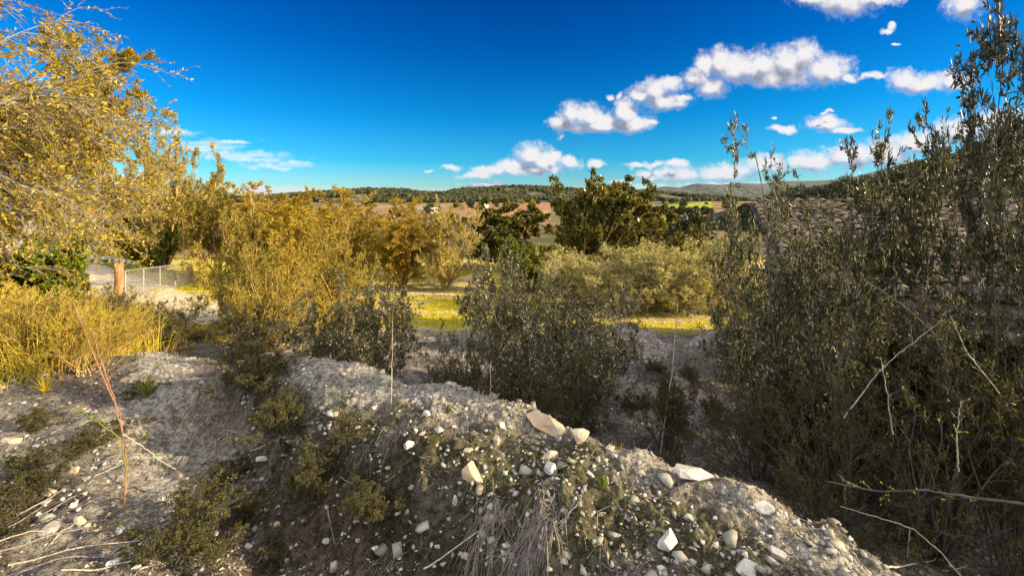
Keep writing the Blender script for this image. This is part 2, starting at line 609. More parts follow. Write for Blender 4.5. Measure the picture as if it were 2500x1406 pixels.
M['sprout'] = leaf_mat('fresh_leaves', [(0.30, 0.34, 0.03), (0.22, 0.26, 0.03), (0.42, 0.42, 0.06)], 0.45)
M['far_leaf'] = leaf_mat('far_leaves', [(0.028, 0.038, 0.014), (0.05, 0.058, 0.020), (0.038, 0.046, 0.018), (0.075, 0.08, 0.028)], 0.15)
M['grass_y'] = leaf_mat('dry_grass', [(0.66, 0.44, 0.03), (0.50, 0.37, 0.02), (0.34, 0.33, 0.015), (0.72, 0.52, 0.10), (0.24, 0.24, 0.01)], 0.4, 0.6)
M['grass_g'] = leaf_mat('green_grass', [(0.11, 0.15, 0.02), (0.18, 0.20, 0.03), (0.26, 0.26, 0.04), (0.07, 0.09, 0.02)], 0.35, 0.6)
M['grass_lit'] = leaf_mat('meadow_grass', [(0.38, 0.38, 0.02), (0.54, 0.46, 0.03), (0.26, 0.31, 0.02), (0.62, 0.50, 0.10)], 0.35, 0.6)
M['bark'] = bark_mat('bark_grey', (0.10, 0.085, 0.065), (0.26, 0.235, 0.19))
M['bark_pale'] = bark_mat('bark_pale', (0.16, 0.14, 0.10), (0.40, 0.37, 0.29))
M['bark_gold'] = bark_mat('bark_straw', (0.20, 0.12, 0.03), (0.46, 0.30, 0.10))
M['bark_dark'] = bark_mat('bark_dark', (0.035, 0.028, 0.02), (0.10, 0.08, 0.06))
M['bark_mid'] = bark_mat('bark_olive', (0.05, 0.043, 0.03), (0.17, 0.15, 0.11))
M['stalk'] = bark_mat('dry_stalk', (0.24, 0.18, 0.12), (0.48, 0.40, 0.28), 90)
M['stalk_red'] = bark_mat('red_stalk', (0.12, 0.05, 0.035), (0.30, 0.16, 0.09), 60)
M['root'] = bark_mat('dead_root', (0.09, 0.07, 0.06), (0.24, 0.20, 0.175), 60)
M['post'] = bark_mat('weathered_post', (0.17, 0.075, 0.03), (0.38, 0.20, 0.10), 14)
M['stone'] = stone_mat('pale_limestone', (0.34, 0.32, 0.29), (0.56, 0.54, 0.49), sfac=0.15)
M['stone_warm'] = stone_mat('ochre_limestone', (0.34, 0.27, 0.19), (0.50, 0.43, 0.33), stain=(0.46, 0.27, 0.12), sfac=0.9)
M['stone_grey'] = stone_mat('grey_stone', (0.22, 0.20, 0.18), (0.40, 0.375, 0.35), sfac=0.2, moss=0.35)
M['wallstone'] = stone_mat('wall_stone', (0.16, 0.14, 0.12), (0.34, 0.30, 0.27), sfac=0.2, moss=0.3, scale=5)
M['tile'] = stone_mat('clay_tile', (0.07, 0.055, 0.042), (0.30, 0.235, 0.175), stain=(0.36, 0.17, 0.09), sfac=0.6, moss=0.55, scale=4)
M['pebble'] = stone_mat('pebbles', (0.17, 0.155, 0.135), (0.42, 0.40, 0.36), sfac=0.15)


def plain(name, c, rough=0.6, metal=0.0, var=0.15, scale=12):
    m, k, b = new_mat(name)
    tcn = k.n('ShaderNodeTexCoord')
    nz = k.noise(tcn.outputs['Object'], scale, 4, 0.6)
    k.l(k.mix(k.mr(nz, 0.3, 0.7), tuple(x * (1 - var) for x in c), tuple(min(1, x * (1 + var)) for x in c)), b.inputs['Base Color'])
    b.inputs['Roughness'].default_value = rough
    b.inputs['Metallic'].default_value = metal
    return m


M['galv'] = plain('galvanised_metal', (0.30, 0.30, 0.29), 0.45, 0.35)
M['wire'] = plain('fence_wire', (0.36, 0.35, 0.33), 0.5, 0.3)
M['render'] = plain('white_render', (0.72, 0.69, 0.63), 0.85)
M['roof_far'] = plain('far_roof', (0.50, 0.42, 0.36), 0.8)
M['dark_in'] = plain('dark_interior', (0.03, 0.028, 0.025), 0.9)


def ground_mat():
    m, k, b = new_mat('earth')
    at_ = k.n('ShaderNodeAttribute'); at_.attribute_name = 'soil'
    tcn = k.n('ShaderNodeTexCoord')
    o = tcn.outputs['Object']
    n1 = k.noise(o, 3.0, 6, 0.65)
    n2 = k.noise(o, 26, 6, 0.7)
    n3 = k.noise(o, 110, 4, 0.7)
    vo = k.n('ShaderNodeTexVoronoi'); vo.inputs['Scale'].default_value = 42
    k.l(o, vo.inputs['Vector'])
    c = at_.outputs['Color']
    # near ground: gritty, blotchy
    sp = k.mr(k.m('ADD', k.m('MULTIPLY', n2, 0.6), k.m('MULTIPLY', n3, 0.4)), 0.41, 0.60)
    c1 = k.mix(sp, k.mix(1.0, c, (0.34, 0.31, 0.275), 'MULTIPLY'), k.mix(1.0, c, (1.32, 1.3, 1.28), 'MULTIPLY'))
    c2 = k.mix(k.mr(n1, 0.3, 0.7, 0.0, 0.5), c1, k.mix(1.0, c1, (0.75, 0.66, 0.58), 'MULTIPLY'))
    peb = k.m('MULTIPLY', k.mr(vo.outputs['Distance'], 0.30, 0.12), k.m('GREATER_THAN', n2, 0.5))
    c3 = k.mix(k.m('MULTIPLY', peb, 0.55), c2, k.mix(1.0, c, (1.5, 1.5, 1.5), 'MULTIPLY'))
    k.l(c3, b.inputs['Base Color'])
    b.inputs['Roughness'].default_value = 0.95
    b.inputs['Specular IOR Level'].default_value = 0.15
    hgt = k.m('ADD', k.m('ADD', k.m('MULTIPLY', n2, 1.0), k.m('MULTIPLY', n3, 0.5)), k.m('MULTIPLY', peb, 0.35))
    bp = k.n('ShaderNodeBump'); bp.inputs['Strength'].default_value = 1.0
    bp.inputs['Distance'].default_value = 0.06
    k.l(hgt, bp.inputs['Height']); k.l(bp.outputs[0], b.inputs['Normal'])
    return m


M['earth'] = ground_mat()

# fields of the valley, corners given where the photo shows them: (photo outline, colour)
FIELDS = [
    ([(1130, 496), (1345, 493), (1345, 512), (1135, 514)], (0.33, 0.18, 0.09)),
    ([(1135, 514), (1345, 512), (1345, 536), (1150, 532)], (0.36, 0.23, 0.10)),
    ([(150, 612), (365, 612), (370, 655), (210, 662)], (0.34, 0.38, 0.03)),
    ([(170, 600), (365, 602), (365, 614), (180, 612)], (0.55, 0.45, 0.30)),
    ([(860, 500), (1120, 500), (1120, 508), (880, 508)], (0.30, 0.24, 0.10)),
    ([(900, 508), (1120, 508), (1130, 530), (900, 530)], (0.28, 0.17, 0.09)),
    ([(1450, 490), (1700, 487), (1700, 494), (1450, 497)], (0.20, 0.14, 0.10)),
    ([(1460, 497), (1590, 496), (1590, 506), (1460, 508)], (0.33, 0.22, 0.12)),
    ([(1590, 494), (1680, 492), (1720, 496), (1600, 500)], (0.12, 0.12, 0.05)),
    ([(1640, 500), (1735, 492), (1745, 519), (1600, 519), (1600, 508)], (0.28, 0.34, 0.025)),
    ([(1585, 529), (1715, 529), (1705, 545), (1585, 552)], (0.30, 0.36, 0.02)),
    ([(1585, 552), (1705, 545), (1700, 555), (1585, 566)], (0.50, 0.36, 0.07)),
    ([(1580, 566), (1700, 555), (1690, 580), (1580, 590)], (0.56, 0.36, 0.22)),
]


def far_pt(px, py):
    dx, dy, dz = px_dir(px, py)
    t = np.geomspace(20, 9000, 6000)
    z = np.interp(dy * t, PY_, PZ_)
    k = np.argmax(dz * t <= z)
    return dx * t[k], dy * t[k]


def inpoly(x, y, poly):
    c = np.zeros(x.shape, bool)
    n = len(poly)
    for i in range(n):
        x0, y0 = poly[i]; x1, y1 = poly[(i + 1) % n]
        m = ((y0 > y) != (y1 > y)) & (x < (x1 - x0) * (y - y0) / (y1 - y0 + 1e-12) + x0)
        c ^= m
    return c


def lerp(a, b, w):
    return a * (1 - w[..., None]) + np.asarray(b) * w[..., None]


SLAB = [[ground_hit(*p)[:2] for p in P_] for P_ in (
    [(395, 850), (450, 870), (470, 960), (520, 1060), (600, 1150), (540, 1210), (360, 1290), (230, 1250), (330, 1160), (300, 1060), (340, 940)],
    [(180, 1010), (290, 1020), (280, 1080), (120, 1090)], [(600, 815), (700, 815), (860, 880), (1000, 915), (1200, 985), (1300, 1040), (1100, 1010), (900, 990), (780, 940), (700, 880)])]


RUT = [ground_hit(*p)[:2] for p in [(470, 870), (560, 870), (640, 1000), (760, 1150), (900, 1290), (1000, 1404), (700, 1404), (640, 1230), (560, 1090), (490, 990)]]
SHADE_ = [ground_hit(*p)[:2] for p in [(300, 765), (620, 765), (600, 815), (480, 845), (400, 870), (320, 880)]]  # ditch patch where shade is put into the soil colour
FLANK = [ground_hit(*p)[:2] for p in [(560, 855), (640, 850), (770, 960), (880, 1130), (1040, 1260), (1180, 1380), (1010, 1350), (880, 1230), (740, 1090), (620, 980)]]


def soil(x, y, z):
    s, u = seg_dist(x, y, CREST)
    c = np.zeros(x.shape + (3,)) + np.array([0.30, 0.28, 0.245])
    nA = fbm(x * 1.1, y * 1.1, 31, 4); nB = fbm(x * 4.5, y * 4.5, 32, 4)
    # dark humus and moss, plus shade painted on the cliff face
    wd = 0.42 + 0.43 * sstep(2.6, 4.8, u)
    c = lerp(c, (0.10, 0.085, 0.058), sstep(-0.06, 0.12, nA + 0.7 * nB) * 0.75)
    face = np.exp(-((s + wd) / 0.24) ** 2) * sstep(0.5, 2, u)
    top = sstep(-wd - 0.1, -wd + 0.25, s) * sstep(0.3, 0.0, s)
    c = lerp(c, (0.21, 0.19, 0.15), top * 0.6)
    c = lerp(c, (0.12, 0.115, 0.045), top * sstep(0.0, 0.10, fbm(x * 2.2, y * 2.2, 38, 4)) * 0.75)
    c = lerp(c, (0.05, 0.047, 0.022), np.clip(face * (0.9 + 2.2 * nB), 0, 0.9))  # mossy cliff face, darkened further to imitate its shade
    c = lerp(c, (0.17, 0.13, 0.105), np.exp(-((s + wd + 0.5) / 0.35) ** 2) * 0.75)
    # pale marl on the crest, and the slabs left of the rut
    c = lerp(c, (0.45, 0.42, 0.37), np.clip(np.exp(-(np.abs(s - 0.04 + 0.12 * nB) / 0.17) ** 4) * (1.15 + 1.2 * nB), 0, 1))
    jx, jy = 0.35 * fbm(x * 2.5, y * 2.5, 51, 3), 0.35 * fbm(x * 2.5, y * 2.5, 52, 3)
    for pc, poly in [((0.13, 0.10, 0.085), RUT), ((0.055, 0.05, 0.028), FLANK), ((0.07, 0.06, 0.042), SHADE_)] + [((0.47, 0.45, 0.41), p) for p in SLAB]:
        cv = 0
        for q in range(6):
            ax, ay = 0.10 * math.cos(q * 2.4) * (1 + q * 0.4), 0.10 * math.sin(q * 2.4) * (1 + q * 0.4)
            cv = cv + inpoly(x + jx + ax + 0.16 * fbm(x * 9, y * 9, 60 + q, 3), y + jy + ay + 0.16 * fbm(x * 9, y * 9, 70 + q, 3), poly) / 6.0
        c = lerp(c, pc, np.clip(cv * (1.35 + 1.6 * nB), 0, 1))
    s2, _ = seg_dist(x, y, [(0.2, 7.6), (1.7, 6.9), (2.6, 6.0), (4.4, 6.3)])
    c = lerp(c, (0.52, 0.48, 0.45), np.clip(np.exp(-(s2 / 0.9) ** 2) * (1.1 + 1.5 * nB), 0, 1))
    # gully beyond the berm
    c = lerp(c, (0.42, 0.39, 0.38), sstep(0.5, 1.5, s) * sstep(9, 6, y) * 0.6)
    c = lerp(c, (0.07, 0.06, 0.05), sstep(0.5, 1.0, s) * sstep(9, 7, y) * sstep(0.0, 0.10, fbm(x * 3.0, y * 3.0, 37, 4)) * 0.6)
    # meadow from nine metres on
    nM = fbm(x * 0.5, y * 1.6, 33, 4)
    md = lerp(np.zeros(x.shape + (3,)) + np.array([0.66, 0.50, 0.24]), (0.62, 0.52, 0.02), sstep(-0.16, 0.0, nM))
    md = lerp(md, (0.64, 0.54, 0.38), sstep(0.10, 0.2, fbm(x * 0.3 + 5, y * 2.0, 34, 3)))
    c = lerp(c, md, sstep(8.8, 10.2, y + 1.5 * nA))
    # farther scrubland
    nF = fbm(x / 14, y / 22, 35, 4)
    fl = lerp(np.zeros(x.shape + (3,)) + np.array([0.20, 0.15, 0.07]), (0.085, 0.085, 0.03), sstep(-0.08, 0.06, nF))
    c = lerp(c, fl, sstep(30, 45, y))
    nV = fbm(x / 60, y / 140, 36, 3)
    fv = lerp(np.zeros(x.shape + (3,)) + np.array([0.30, 0.19, 0.10]), (0.15, 0.13, 0.05), sstep(-0.05, 0.05, nV))
    c = lerp(c, fv, sstep(110, 150, y))
    for poly, col in FIELDS:
        pw = [far_pt(*p) for p in poly]
        i = inpoly(x, y, pw)
        c[i] = np.array(col) * (1 + 0.25 * fbm(x[i] / 8, y[i] / 60, 40, 3))[:, None]
    return np.clip(c, 0.01, 0.8)


def build_ground():
    r = np.concatenate([np.geomspace(0.5, 9, 520), np.geomspace(9.15, 120, 240), np.geomspace(122, 14000, 150)])
    a = np.concatenate([np.linspace(-62, 62, 780), np.linspace(64, 296, 60)])
    A, Rr = np.meshgrid(np.radians(a), r)
    X, Y = np.sin(A) * Rr, np.cos(A) * Rr
    Z = H(X, Y)
    nr, na = X.shape
    V = np.stack([X, Y, Z], -1).reshape(-1, 3)
    i = np.arange(nr - 1)[:, None] * na; j = np.arange(na)[None]
    j2 = (j + 1) % na
    F = np.stack([i + j, i + na + j, i + na + j2, i + j2], -1).reshape(-1, 4)[:, ::-1]
    # centre fan
    V = np.concatenate([V, [[0, 0, float(H(0, 0))]]])
    c = len(V) - 1
    T = np.stack([np.full(na, c), np.arange(na), (np.arange(na) + 1) % na], -1)[:, ::-1]
    me = mesh_of('ground', V, [F, T], M['earth'], smooth=True)
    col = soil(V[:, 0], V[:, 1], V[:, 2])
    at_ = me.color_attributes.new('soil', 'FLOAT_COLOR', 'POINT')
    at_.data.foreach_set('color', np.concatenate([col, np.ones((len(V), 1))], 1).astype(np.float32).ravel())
    o = obj('ground', me, kind='structure')
    return o


build_ground()


# ------------------------------------------------------------------ hills
def hill_mat(name, c1, c2):
    m, k, b = new_mat(name)
    tcn = k.n('ShaderNodeTexCoord')
    n1 = k.noise(tcn.outputs['Object'], 0.05, 9, 0.72)
    k.l(k.mix(k.mr(n1, 0.42, 0.6), tuple(q * 0.5 for q in c1), c2), b.inputs['Base Color'])
    b.inputs['Roughness'].default_value = 1
    return m


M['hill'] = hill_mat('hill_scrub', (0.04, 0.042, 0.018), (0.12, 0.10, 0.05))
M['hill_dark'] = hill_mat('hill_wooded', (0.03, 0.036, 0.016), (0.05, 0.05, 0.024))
M['hill_far'] = hill_mat('hill_scrub_haze', (0.045, 0.055, 0.05), (0.075, 0.085, 0.07))  # cooler tone with distance haze mixed into the hill colour


def ridge(name, prof, dist, depth, seed, mat, nforest=0, size=6.0, bumps=0.10):
    """a hill whose skyline passes the photo points prof at distance dist; its slopes fall to the valley"""
    xs = np.array([(p[0] - 1250) / FPX * dist for p in prof])
    zs = np.array([ztop(p[1], dist) for p in prof])
    x = np.linspace(xs[0], xs[-1], 260)
    y = np.linspace(-depth, depth, 60)
    Xg, Yg = np.meshgrid(x, y)
    def hh(X, Y):
        top = np.interp(X, xs, zs)
        f = np.clip(1 - np.abs(Y / depth) ** 1.6, 0, 1)
        g = -13.5 + (top + 13.5) * f * (1 + bumps * 2 * fbm(X / (depth * 0.5), Y / (depth * 0.3), seed, 4) * (1 - 0.4 * f))
        return g
    Z = hh(Xg, Yg)
    ny, nx = Xg.shape
    V = np.stack([Xg, Yg + dist, Z], -1).reshape(-1, 3)
    i = np.arange(ny - 1)[:, None] * nx + np.arange(nx - 1)[None]
    F = np.stack([i, i + 1, i + nx + 1, i + nx], -1).reshape(-1, 4)
    obj(name, mesh_of(name, V, [F], mat, True), kind='structure')
    if nforest:
        rng = np.random.default_rng(seed)
        fx = rng.uniform(xs[0], xs[-1], nforest); fy = rng.uniform(-depth, depth * 0.15, nforest)
        dens = fbm(fx / (depth * 0.4), fy / (depth * 0.25), seed + 7, 3)
        keep = dens > -0.06
        fx, fy = fx[keep], fy[keep]
        return np.stack([fx, fy + dist, hh(fx, fy)], 1), size
    return None


def blob_template(seed, sub=2, lump=0.35):
    bm = bmesh.new()
    bmesh.ops.create_icosphere(bm, subdivisions=sub, radius=1)
    V = np.array([v.co[:] for v in bm.verts]); F = np.array([[v.index for v in f.verts] for f in bm.faces])
    bm.free()
    rng = np.random.default_rng(seed)
    k = rng.standard_normal((7, 3)) * 2.2; ph = rng.uniform(0, 6, 7)
    d = sum(np.sin(V @ k[i] + ph[i]) for i in range(7)) / 7
    V = V * (1 + lump * d + lump * 0.35 * rng.standard_normal(len(V)))[:, None]
    return V, F


def forest_mesh(name, pts, size, seed, mat, sub=1, tall=1.0):
    rng = np.random.default_rng(seed)
    T = [blob_template(seed + i, sub) for i in range(6)]
    g = Geo()
    for i in range(6):
        p = pts[i::6]
        n = len(p)
        if not n:
            continue
        s = size * rng.uniform(0.5, 1.15, n)
        V, F = T[i]
        a = rng.uniform(0, 6.28, n)
        c, s_ = np.cos(a), np.sin(a)
        vx = V[None, :, 0] * c[:, None] - V[None, :, 1] * s_[:, None]
        vy = V[None, :, 0] * s_[:, None] + V[None, :, 1] * c[:, None]
        vz = np.broadcast_to(V[None, :, 2], vx.shape)
        W = np.stack([vx, vy, vz * tall], -1) * s[:, None, None] * np.array([0.6, 0.6, 0.8]) + p[:, None, :]
        W[..., 2] += s[:, None] * 0.35
        FF = (F[None] + (np.arange(n) * len(V))[:, None, None]).reshape(-1, 3)
        g.add(W, FF)
    return g.mesh(name, mat)


def forest_mat(name, c1, c2):
    m, k, b = new_mat(name)
    g = k.n('ShaderNodeNewGeometry')
    tcn = k.n('ShaderNodeTexCoord')
    n1 = k.noise(tcn.outputs['Object'], 0.5, 4, 0.7)
    c = k.mix(g.outputs['Random Per Island'], c1, c2)
    c = k.mix(k.mr(n1, 0.35, 0.65), k.mix(1.0, c, (0.5, 0.5, 0.5), 'MULTIPLY'), c)
    k.l(c, b.inputs['Base Color'])
    b.inputs['Roughness'].default_value = 0.9
    b.inputs['Specular IOR Level'].default_value = 0.1
    return m


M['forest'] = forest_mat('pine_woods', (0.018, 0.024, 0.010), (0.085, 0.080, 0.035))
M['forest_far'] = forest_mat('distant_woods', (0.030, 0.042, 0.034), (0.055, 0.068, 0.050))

fp = []
fp.append(ridge('hill', [(300, 500), (500, 492), (700, 482), (760, 478), (830, 472), (900, 467), (980, 469), (1040, 476), (1120, 476), (1250, 484), (1400, 492)], 900, 150, 11, M['hill'], 9000, 7.5))
fp.append(ridge('hill', [(900, 492), (1050, 478), (1120, 466), (1200, 461), (1260, 459), (1320, 461), (1400, 466), (1480, 468), (1600, 472), (1700, 480), (1800, 492)], 1100, 160, 12, M['hill'], 9000, 8.0))
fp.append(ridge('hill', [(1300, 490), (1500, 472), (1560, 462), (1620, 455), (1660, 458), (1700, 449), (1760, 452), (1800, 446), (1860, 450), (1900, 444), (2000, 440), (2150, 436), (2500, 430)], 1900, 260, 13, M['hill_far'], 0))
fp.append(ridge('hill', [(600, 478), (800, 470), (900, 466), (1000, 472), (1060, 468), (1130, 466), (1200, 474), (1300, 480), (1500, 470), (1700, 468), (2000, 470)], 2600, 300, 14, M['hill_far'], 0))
# wooded slope that closes the view at the right
fp.append(ridge('hill', [(1600, 620), (1760, 560), (1870, 505), (1960, 474), (2030, 450), (2120, 428), (2230, 402), (2360, 372), (2500, 350), (2700, 320), (3000, 300), (3600, 300)], 110, 60, 15, M['hill_dark'], 7000, 5.0))
fp = [f for f in fp if f]
o = obj('pine_wood', forest_mesh('pine_wood', np.concatenate([fp[0][0], fp[1][0]]), 7.8, 5, M['forest'], 1), kind='stuff')
tag(o, 'pine woods covering the low hills across the valley', 'woods')
_r = np.random.default_rng(6)
_p = fp[2][0]
_n = 46
_c = np.repeat(_p, _n, 0)
_s = np.repeat(_r.uniform(0.7, 1.9, len(_p)), _n)[:, None]
_q = norm(_r.standard_normal((len(_c), 3))) * _r.uniform(0.5, 1.0, (len(_c), 1))
_q[:, 2] = np.abs(_q[:, 2]) * 1.1
_V, _F = leafgeo(_r, _c + _q * _s, _q + 0.6 * _r.standard_normal(_q.shape), _r.uniform(0.4, 0.95, len(_c)), _r.uniform(0.22, 0.5, len(_c)))
o = obj('pine_wood', mesh_of('pine_wood', _V, [_F], M['far_leaf']), kind='stuff')
tag(o, 'dark wooded hillside rising behind the tiled roof at right', 'woods')


# ------------------------------------------------------------------ plants
def plant(name, rng, species):
    """returns (stem mesh, foliage mesh, height, radius)"""
    s = species
    n0 = s.get('stems', 1)
    az = rng.uniform(0, 2 * math.pi, n0)
    lean = np.abs(rng.normal(s.get('lean', 0.3), s.get('leanj', 0.15), n0))
    D = np.stack([np.sin(lean) * np.cos(az), np.sin(lean) * np.sin(az), np.cos(lean)], 1)
    P = np.stack([rng.normal(0, s.get('base', 0.03), n0), rng.normal(0, s.get('base', 0.03), n0), np.full(n0, -0.08)], 1)
    L = s['h'] * rng.uniform(0.75, 1.0, n0)
    pts, dirs = grow(rng, P, D, L, 9, s.get('wig', 0.09), (0, 0, s.get('trop', 0.03)))
    wood = Geo(); 
    r0 = np.full(n0, s['r0'] * s.get('rj', 1.0)) * rng.uniform(0.7, 1.1, n0)
    wood.add(*tubes(pts, r0, r0 * 0.25, 6))
    cur = (pts, dirs, L, r0)
    lp, ld = [], []
    nl = len(s['levels'])
    for li, lv in enumerate(s['levels']):
        pts, dirs, L, r0 = cur
        P, D2, L2, t, idx = children(rng, pts, dirs, L, lv['n'], lv.get('t0', 0.2), lv.get('t1', 1.0), lv.get('ang', 0.7), lv['ratio'], lv.get('taper', 0.5))
        m = lv.get('m', 6)
        p2, d2 = grow(rng, P, D2, L2, m, lv.get('wig', 0.12), (0, 0, lv.get('trop', 0.03)))
        r2 = np.maximum(r0[idx] * (1 - 0.7 * t) * lv.get('rr', 0.5), s.get('rmin', 0.0012))
        wood.add(*tubes(p2, r2, np.maximum(r2 * 0.35, s.get('rmin', 0.0012) * 0.7), 4 if li == 0 else 3))
        cur = (p2, d2, L2, r2)
        c = lv.get('leaf', 0)
        if c:
            P3, D3, _, t3, _ = children(rng, p2, d2, L2, c, 0.12, 1.02, s.get('leafang', 0.75), 1, 0)
            lp.append(P3); ld.append(D3)
    wm = wood.mesh(name + '_stem', s['bark'], True)
    lp, ld = np.concatenate(lp), np.concatenate(ld)
    ld = ld + np.array([0, 0, s.get('leafup', 0.1)])
    n = len(lp)
    Ln = s['leaf'] * rng.uniform(0.6, 1.2, n); W = Ln * s.get('asp', 0.28)
    fm_V, fm_F = leafgeo(rng, lp, ld, Ln, W, s.get('ngon', False))
    fm = mesh_of(name + '_foliage', fm_V, [fm_F], s['mat'])
    hgt = float(np.percentile(lp[:, 2], 99.3)); rad = float(np.percentile(np.hypot(lp[:, 0], lp[:, 1]), 92))
    return wm, fm, hgt, rad, n


SP_ = {
    # wild olive shrubs of the middle ground
    'olive': dict(h=1.7, r0=0.014, stems=10, lean=0.62, leanj=0.28, wig=0.14, trop=0.01, bark=M['bark_mid'], leaf=0.042, asp=0.27, mat=M['olive_shade'], leafang=0.8, rmin=0.0019,
                  levels=[dict(n=12, ratio=0.52, ang=0.9, rr=0.5, wig=0.16, t0=0.1, leaf=3), dict(n=8, ratio=0.45, ang=0.85, rr=0.5, leaf=7, wig=0.13, t0=0.05), dict(n=4, ratio=0.5, ang=0.8, leaf=6, m=3, t0=0.1)]),
    'golden': dict(h=3.6, r0=0.045, stems=9, lean=0.38, leanj=0.18, wig=0.10, trop=0.02, bark=M['bark_gold'], leaf=0.075, asp=0.22, mat=M['golden'], leafang=0.6, rmin=0.004,
                   levels=[dict(n=11, ratio=0.48, ang=0.6, rr=0.5, wig=0.12, t0=0.08), dict(n=9, ratio=0.42, ang=0.6, rr=0.5, wig=0.14, t0=0.05, leaf=8), dict(n=7, ratio=0.5, ang=0.6, leaf=9, m=4, t0=0.1, trop=0.02)]),
    'carob': dict(h=3.2, r0=0.06, stems=8, lean=0.42, leanj=0.15, wig=0.10, bark=M['bark_gold'], leaf=0.14, asp=0.5, mat=M['carob'], leafang=0.9, rmin=0.004,
                  levels=[dict(n=11, ratio=0.5, ang=0.75, rr=0.5, wig=0.14, t0=0.05), dict(n=8, ratio=0.42, ang=0.7, rr=0.5, wig=0.14, leaf=6), dict(n=6, ratio=0.42, ang=0.8, leaf=9, m=3, trop=0.06)]),
    'lentisk': dict(h=1.6, r0=0.04, stems=9, lean=0.75, leanj=0.3, wig=0.12, bark=M['bark_dark'], leaf=0.075, asp=0.42, mat=M['lentisk'], leafang=0.9,
                    levels=[dict(n=9, ratio=0.5, ang=0.7, rr=0.5), dict(n=8, ratio=0.42, ang=0.7, leaf=9), dict(n=5, ratio=0.45, ang=0.8, leaf=9, m=3)]),
    'broom': dict(h=0.95, r0=0.005, stems=46, lean=0.38, leanj=0.25, wig=0.05, base=0.12, bark=M['bark_gold'], leaf=0.040, asp=0.14, mat=M['grass_y'], leafang=0.45, rmin=0.0016,
                  levels=[dict(n=8, ratio=0.5, ang=0.35, rr=0.6, wig=0.08, leaf=6), dict(n=4, ratio=0.5, ang=0.4, leaf=9, wig=0.1)]),
    'scrub': dict(h=1.1, r0=0.010, stems=16, lean=0.6, leanj=0.3, wig=0.12, bark=M['bark_dark'], leaf=0.024, asp=0.34, mat=M['scrub'], leafang=0.9, rmin=0.0017,
                  levels=[dict(n=8, ratio=0.5, ang=0.7, rr=0.55, wig=0.14, leaf=2), dict(n=7, ratio=0.5, ang=0.8, leaf=4, wig=0.14, t0=0.05), dict(n=3, ratio=0.5, ang=0.9, leaf=4, m=3)]),
}


def proto(kind, seed, **over):
    s = dict(SP_[kind]); s.update(over)
    return plant(kind, np.random.default_rng(seed), s)


def put_plant(name, pr, loc, rz, sx, sz, label, cat, group=None):
    e = empty(name, loc, rz, (sx, sx, sz))
    tag(e, label, cat, group)
    obj('branches', pr[0], e)
    obj('foliage', pr[1], e)
    return e


def grow_at(name, pr, px, Y, pytop, wpx, label, cat, group=None, rz=0.0, zoff=0.0, base=None):
    """stand a plant on the ground at distance Y under photo column px, as tall and wide as the photo shows it"""
    x = at(px, Y, -2.5); z = float(H(x, Y))
    for _ in range(3):
        x = at(px, Y, (z + ztop(pytop, Y)) / 2); z = float(H(x, Y))
    z += zoff
    hgt = ztop(pytop, Y) - z
    w = wpx / FPX * Y / 2
    return put_plant(name, pr, (x, Y, z), rz, w / pr[3], hgt / pr[2], label, cat, group)


GOLD = [proto('golden', 101), proto('golden', 102, stems=8, mat=M['golden_green']), proto('golden', 103, stems=7, h=3.2), proto('golden', 104, stems=9, mat=M['straw_leaf'], leaf=0.08)]
TRUNKED = [dict(n=13, ratio=0.50, ang=0.75, rr=0.5, wig=0.12, t0=0.30), dict(n=9, ratio=0.44, ang=0.6, rr=0.5, wig=0.14, t0=0.05, leaf=8), dict(n=7, ratio=0.5, ang=0.6, leaf=9, m=4, t0=0.1, trop=-0.02)]
GOLDT = [proto('golden', 111, stems=6, r0=0.06, bark=M['bark'], lean=0.45, levels=TRUNKED), proto('golden', 112, stems=7, r0=0.06, bark=M['bark'], lean=0.4, levels=TRUNKED, mat=M['straw_leaf'])]
OLV = [proto('olive', 201), proto('olive', 202, stems=11), proto('olive', 203, stems=7, mat=M['olive_dark'])]
OLT = proto('olive', 204, stems=11, leaf=0.044, rmin=0.0020, levels=[dict(n=12, ratio=0.52, ang=0.9, rr=0.5, wig=0.16, t0=0.1, leaf=2), dict(n=8, ratio=0.45, ang=0.85, rr=0.5, leaf=6, wig=0.15, t0=0.05), dict(n=4, ratio=0.5, ang=0.8, leaf=5, m=3, t0=0.1)])
OLG = [proto('olive', 211, mat=M['golden_green'], stems=12, bark=M['bark_gold']), proto('olive', 212, mat=M['golden'], bark=M['bark_gold'])]
SLV = [proto('olive', 221, mat=M['silver'], stems=12, lean=0.3, leaf=0.055, bark=M['bark_pale']), proto('olive', 222, mat=M['silver'], stems=10, lean=0.3, leaf=0.055, bark=M['bark_pale'])]
CRB = [proto('carob', 301), proto('carob', 302, stems=7)]
LEN = [proto('lentisk', 401), proto('lentisk', 402)]
LEND = proto('lentisk', 403, mat=M['lentisk_shade'])
BRM = [proto('broom', 551), proto('broom', 552, mat=M['golden_green'], stems=60)]
SCR = [proto('scrub', 501), proto('scrub', 502, stems=20, lean=0.8), proto('scrub', 503, bark=M['bark_dark'], h=0.9)]

G1 = 'golden trees beyond the track'
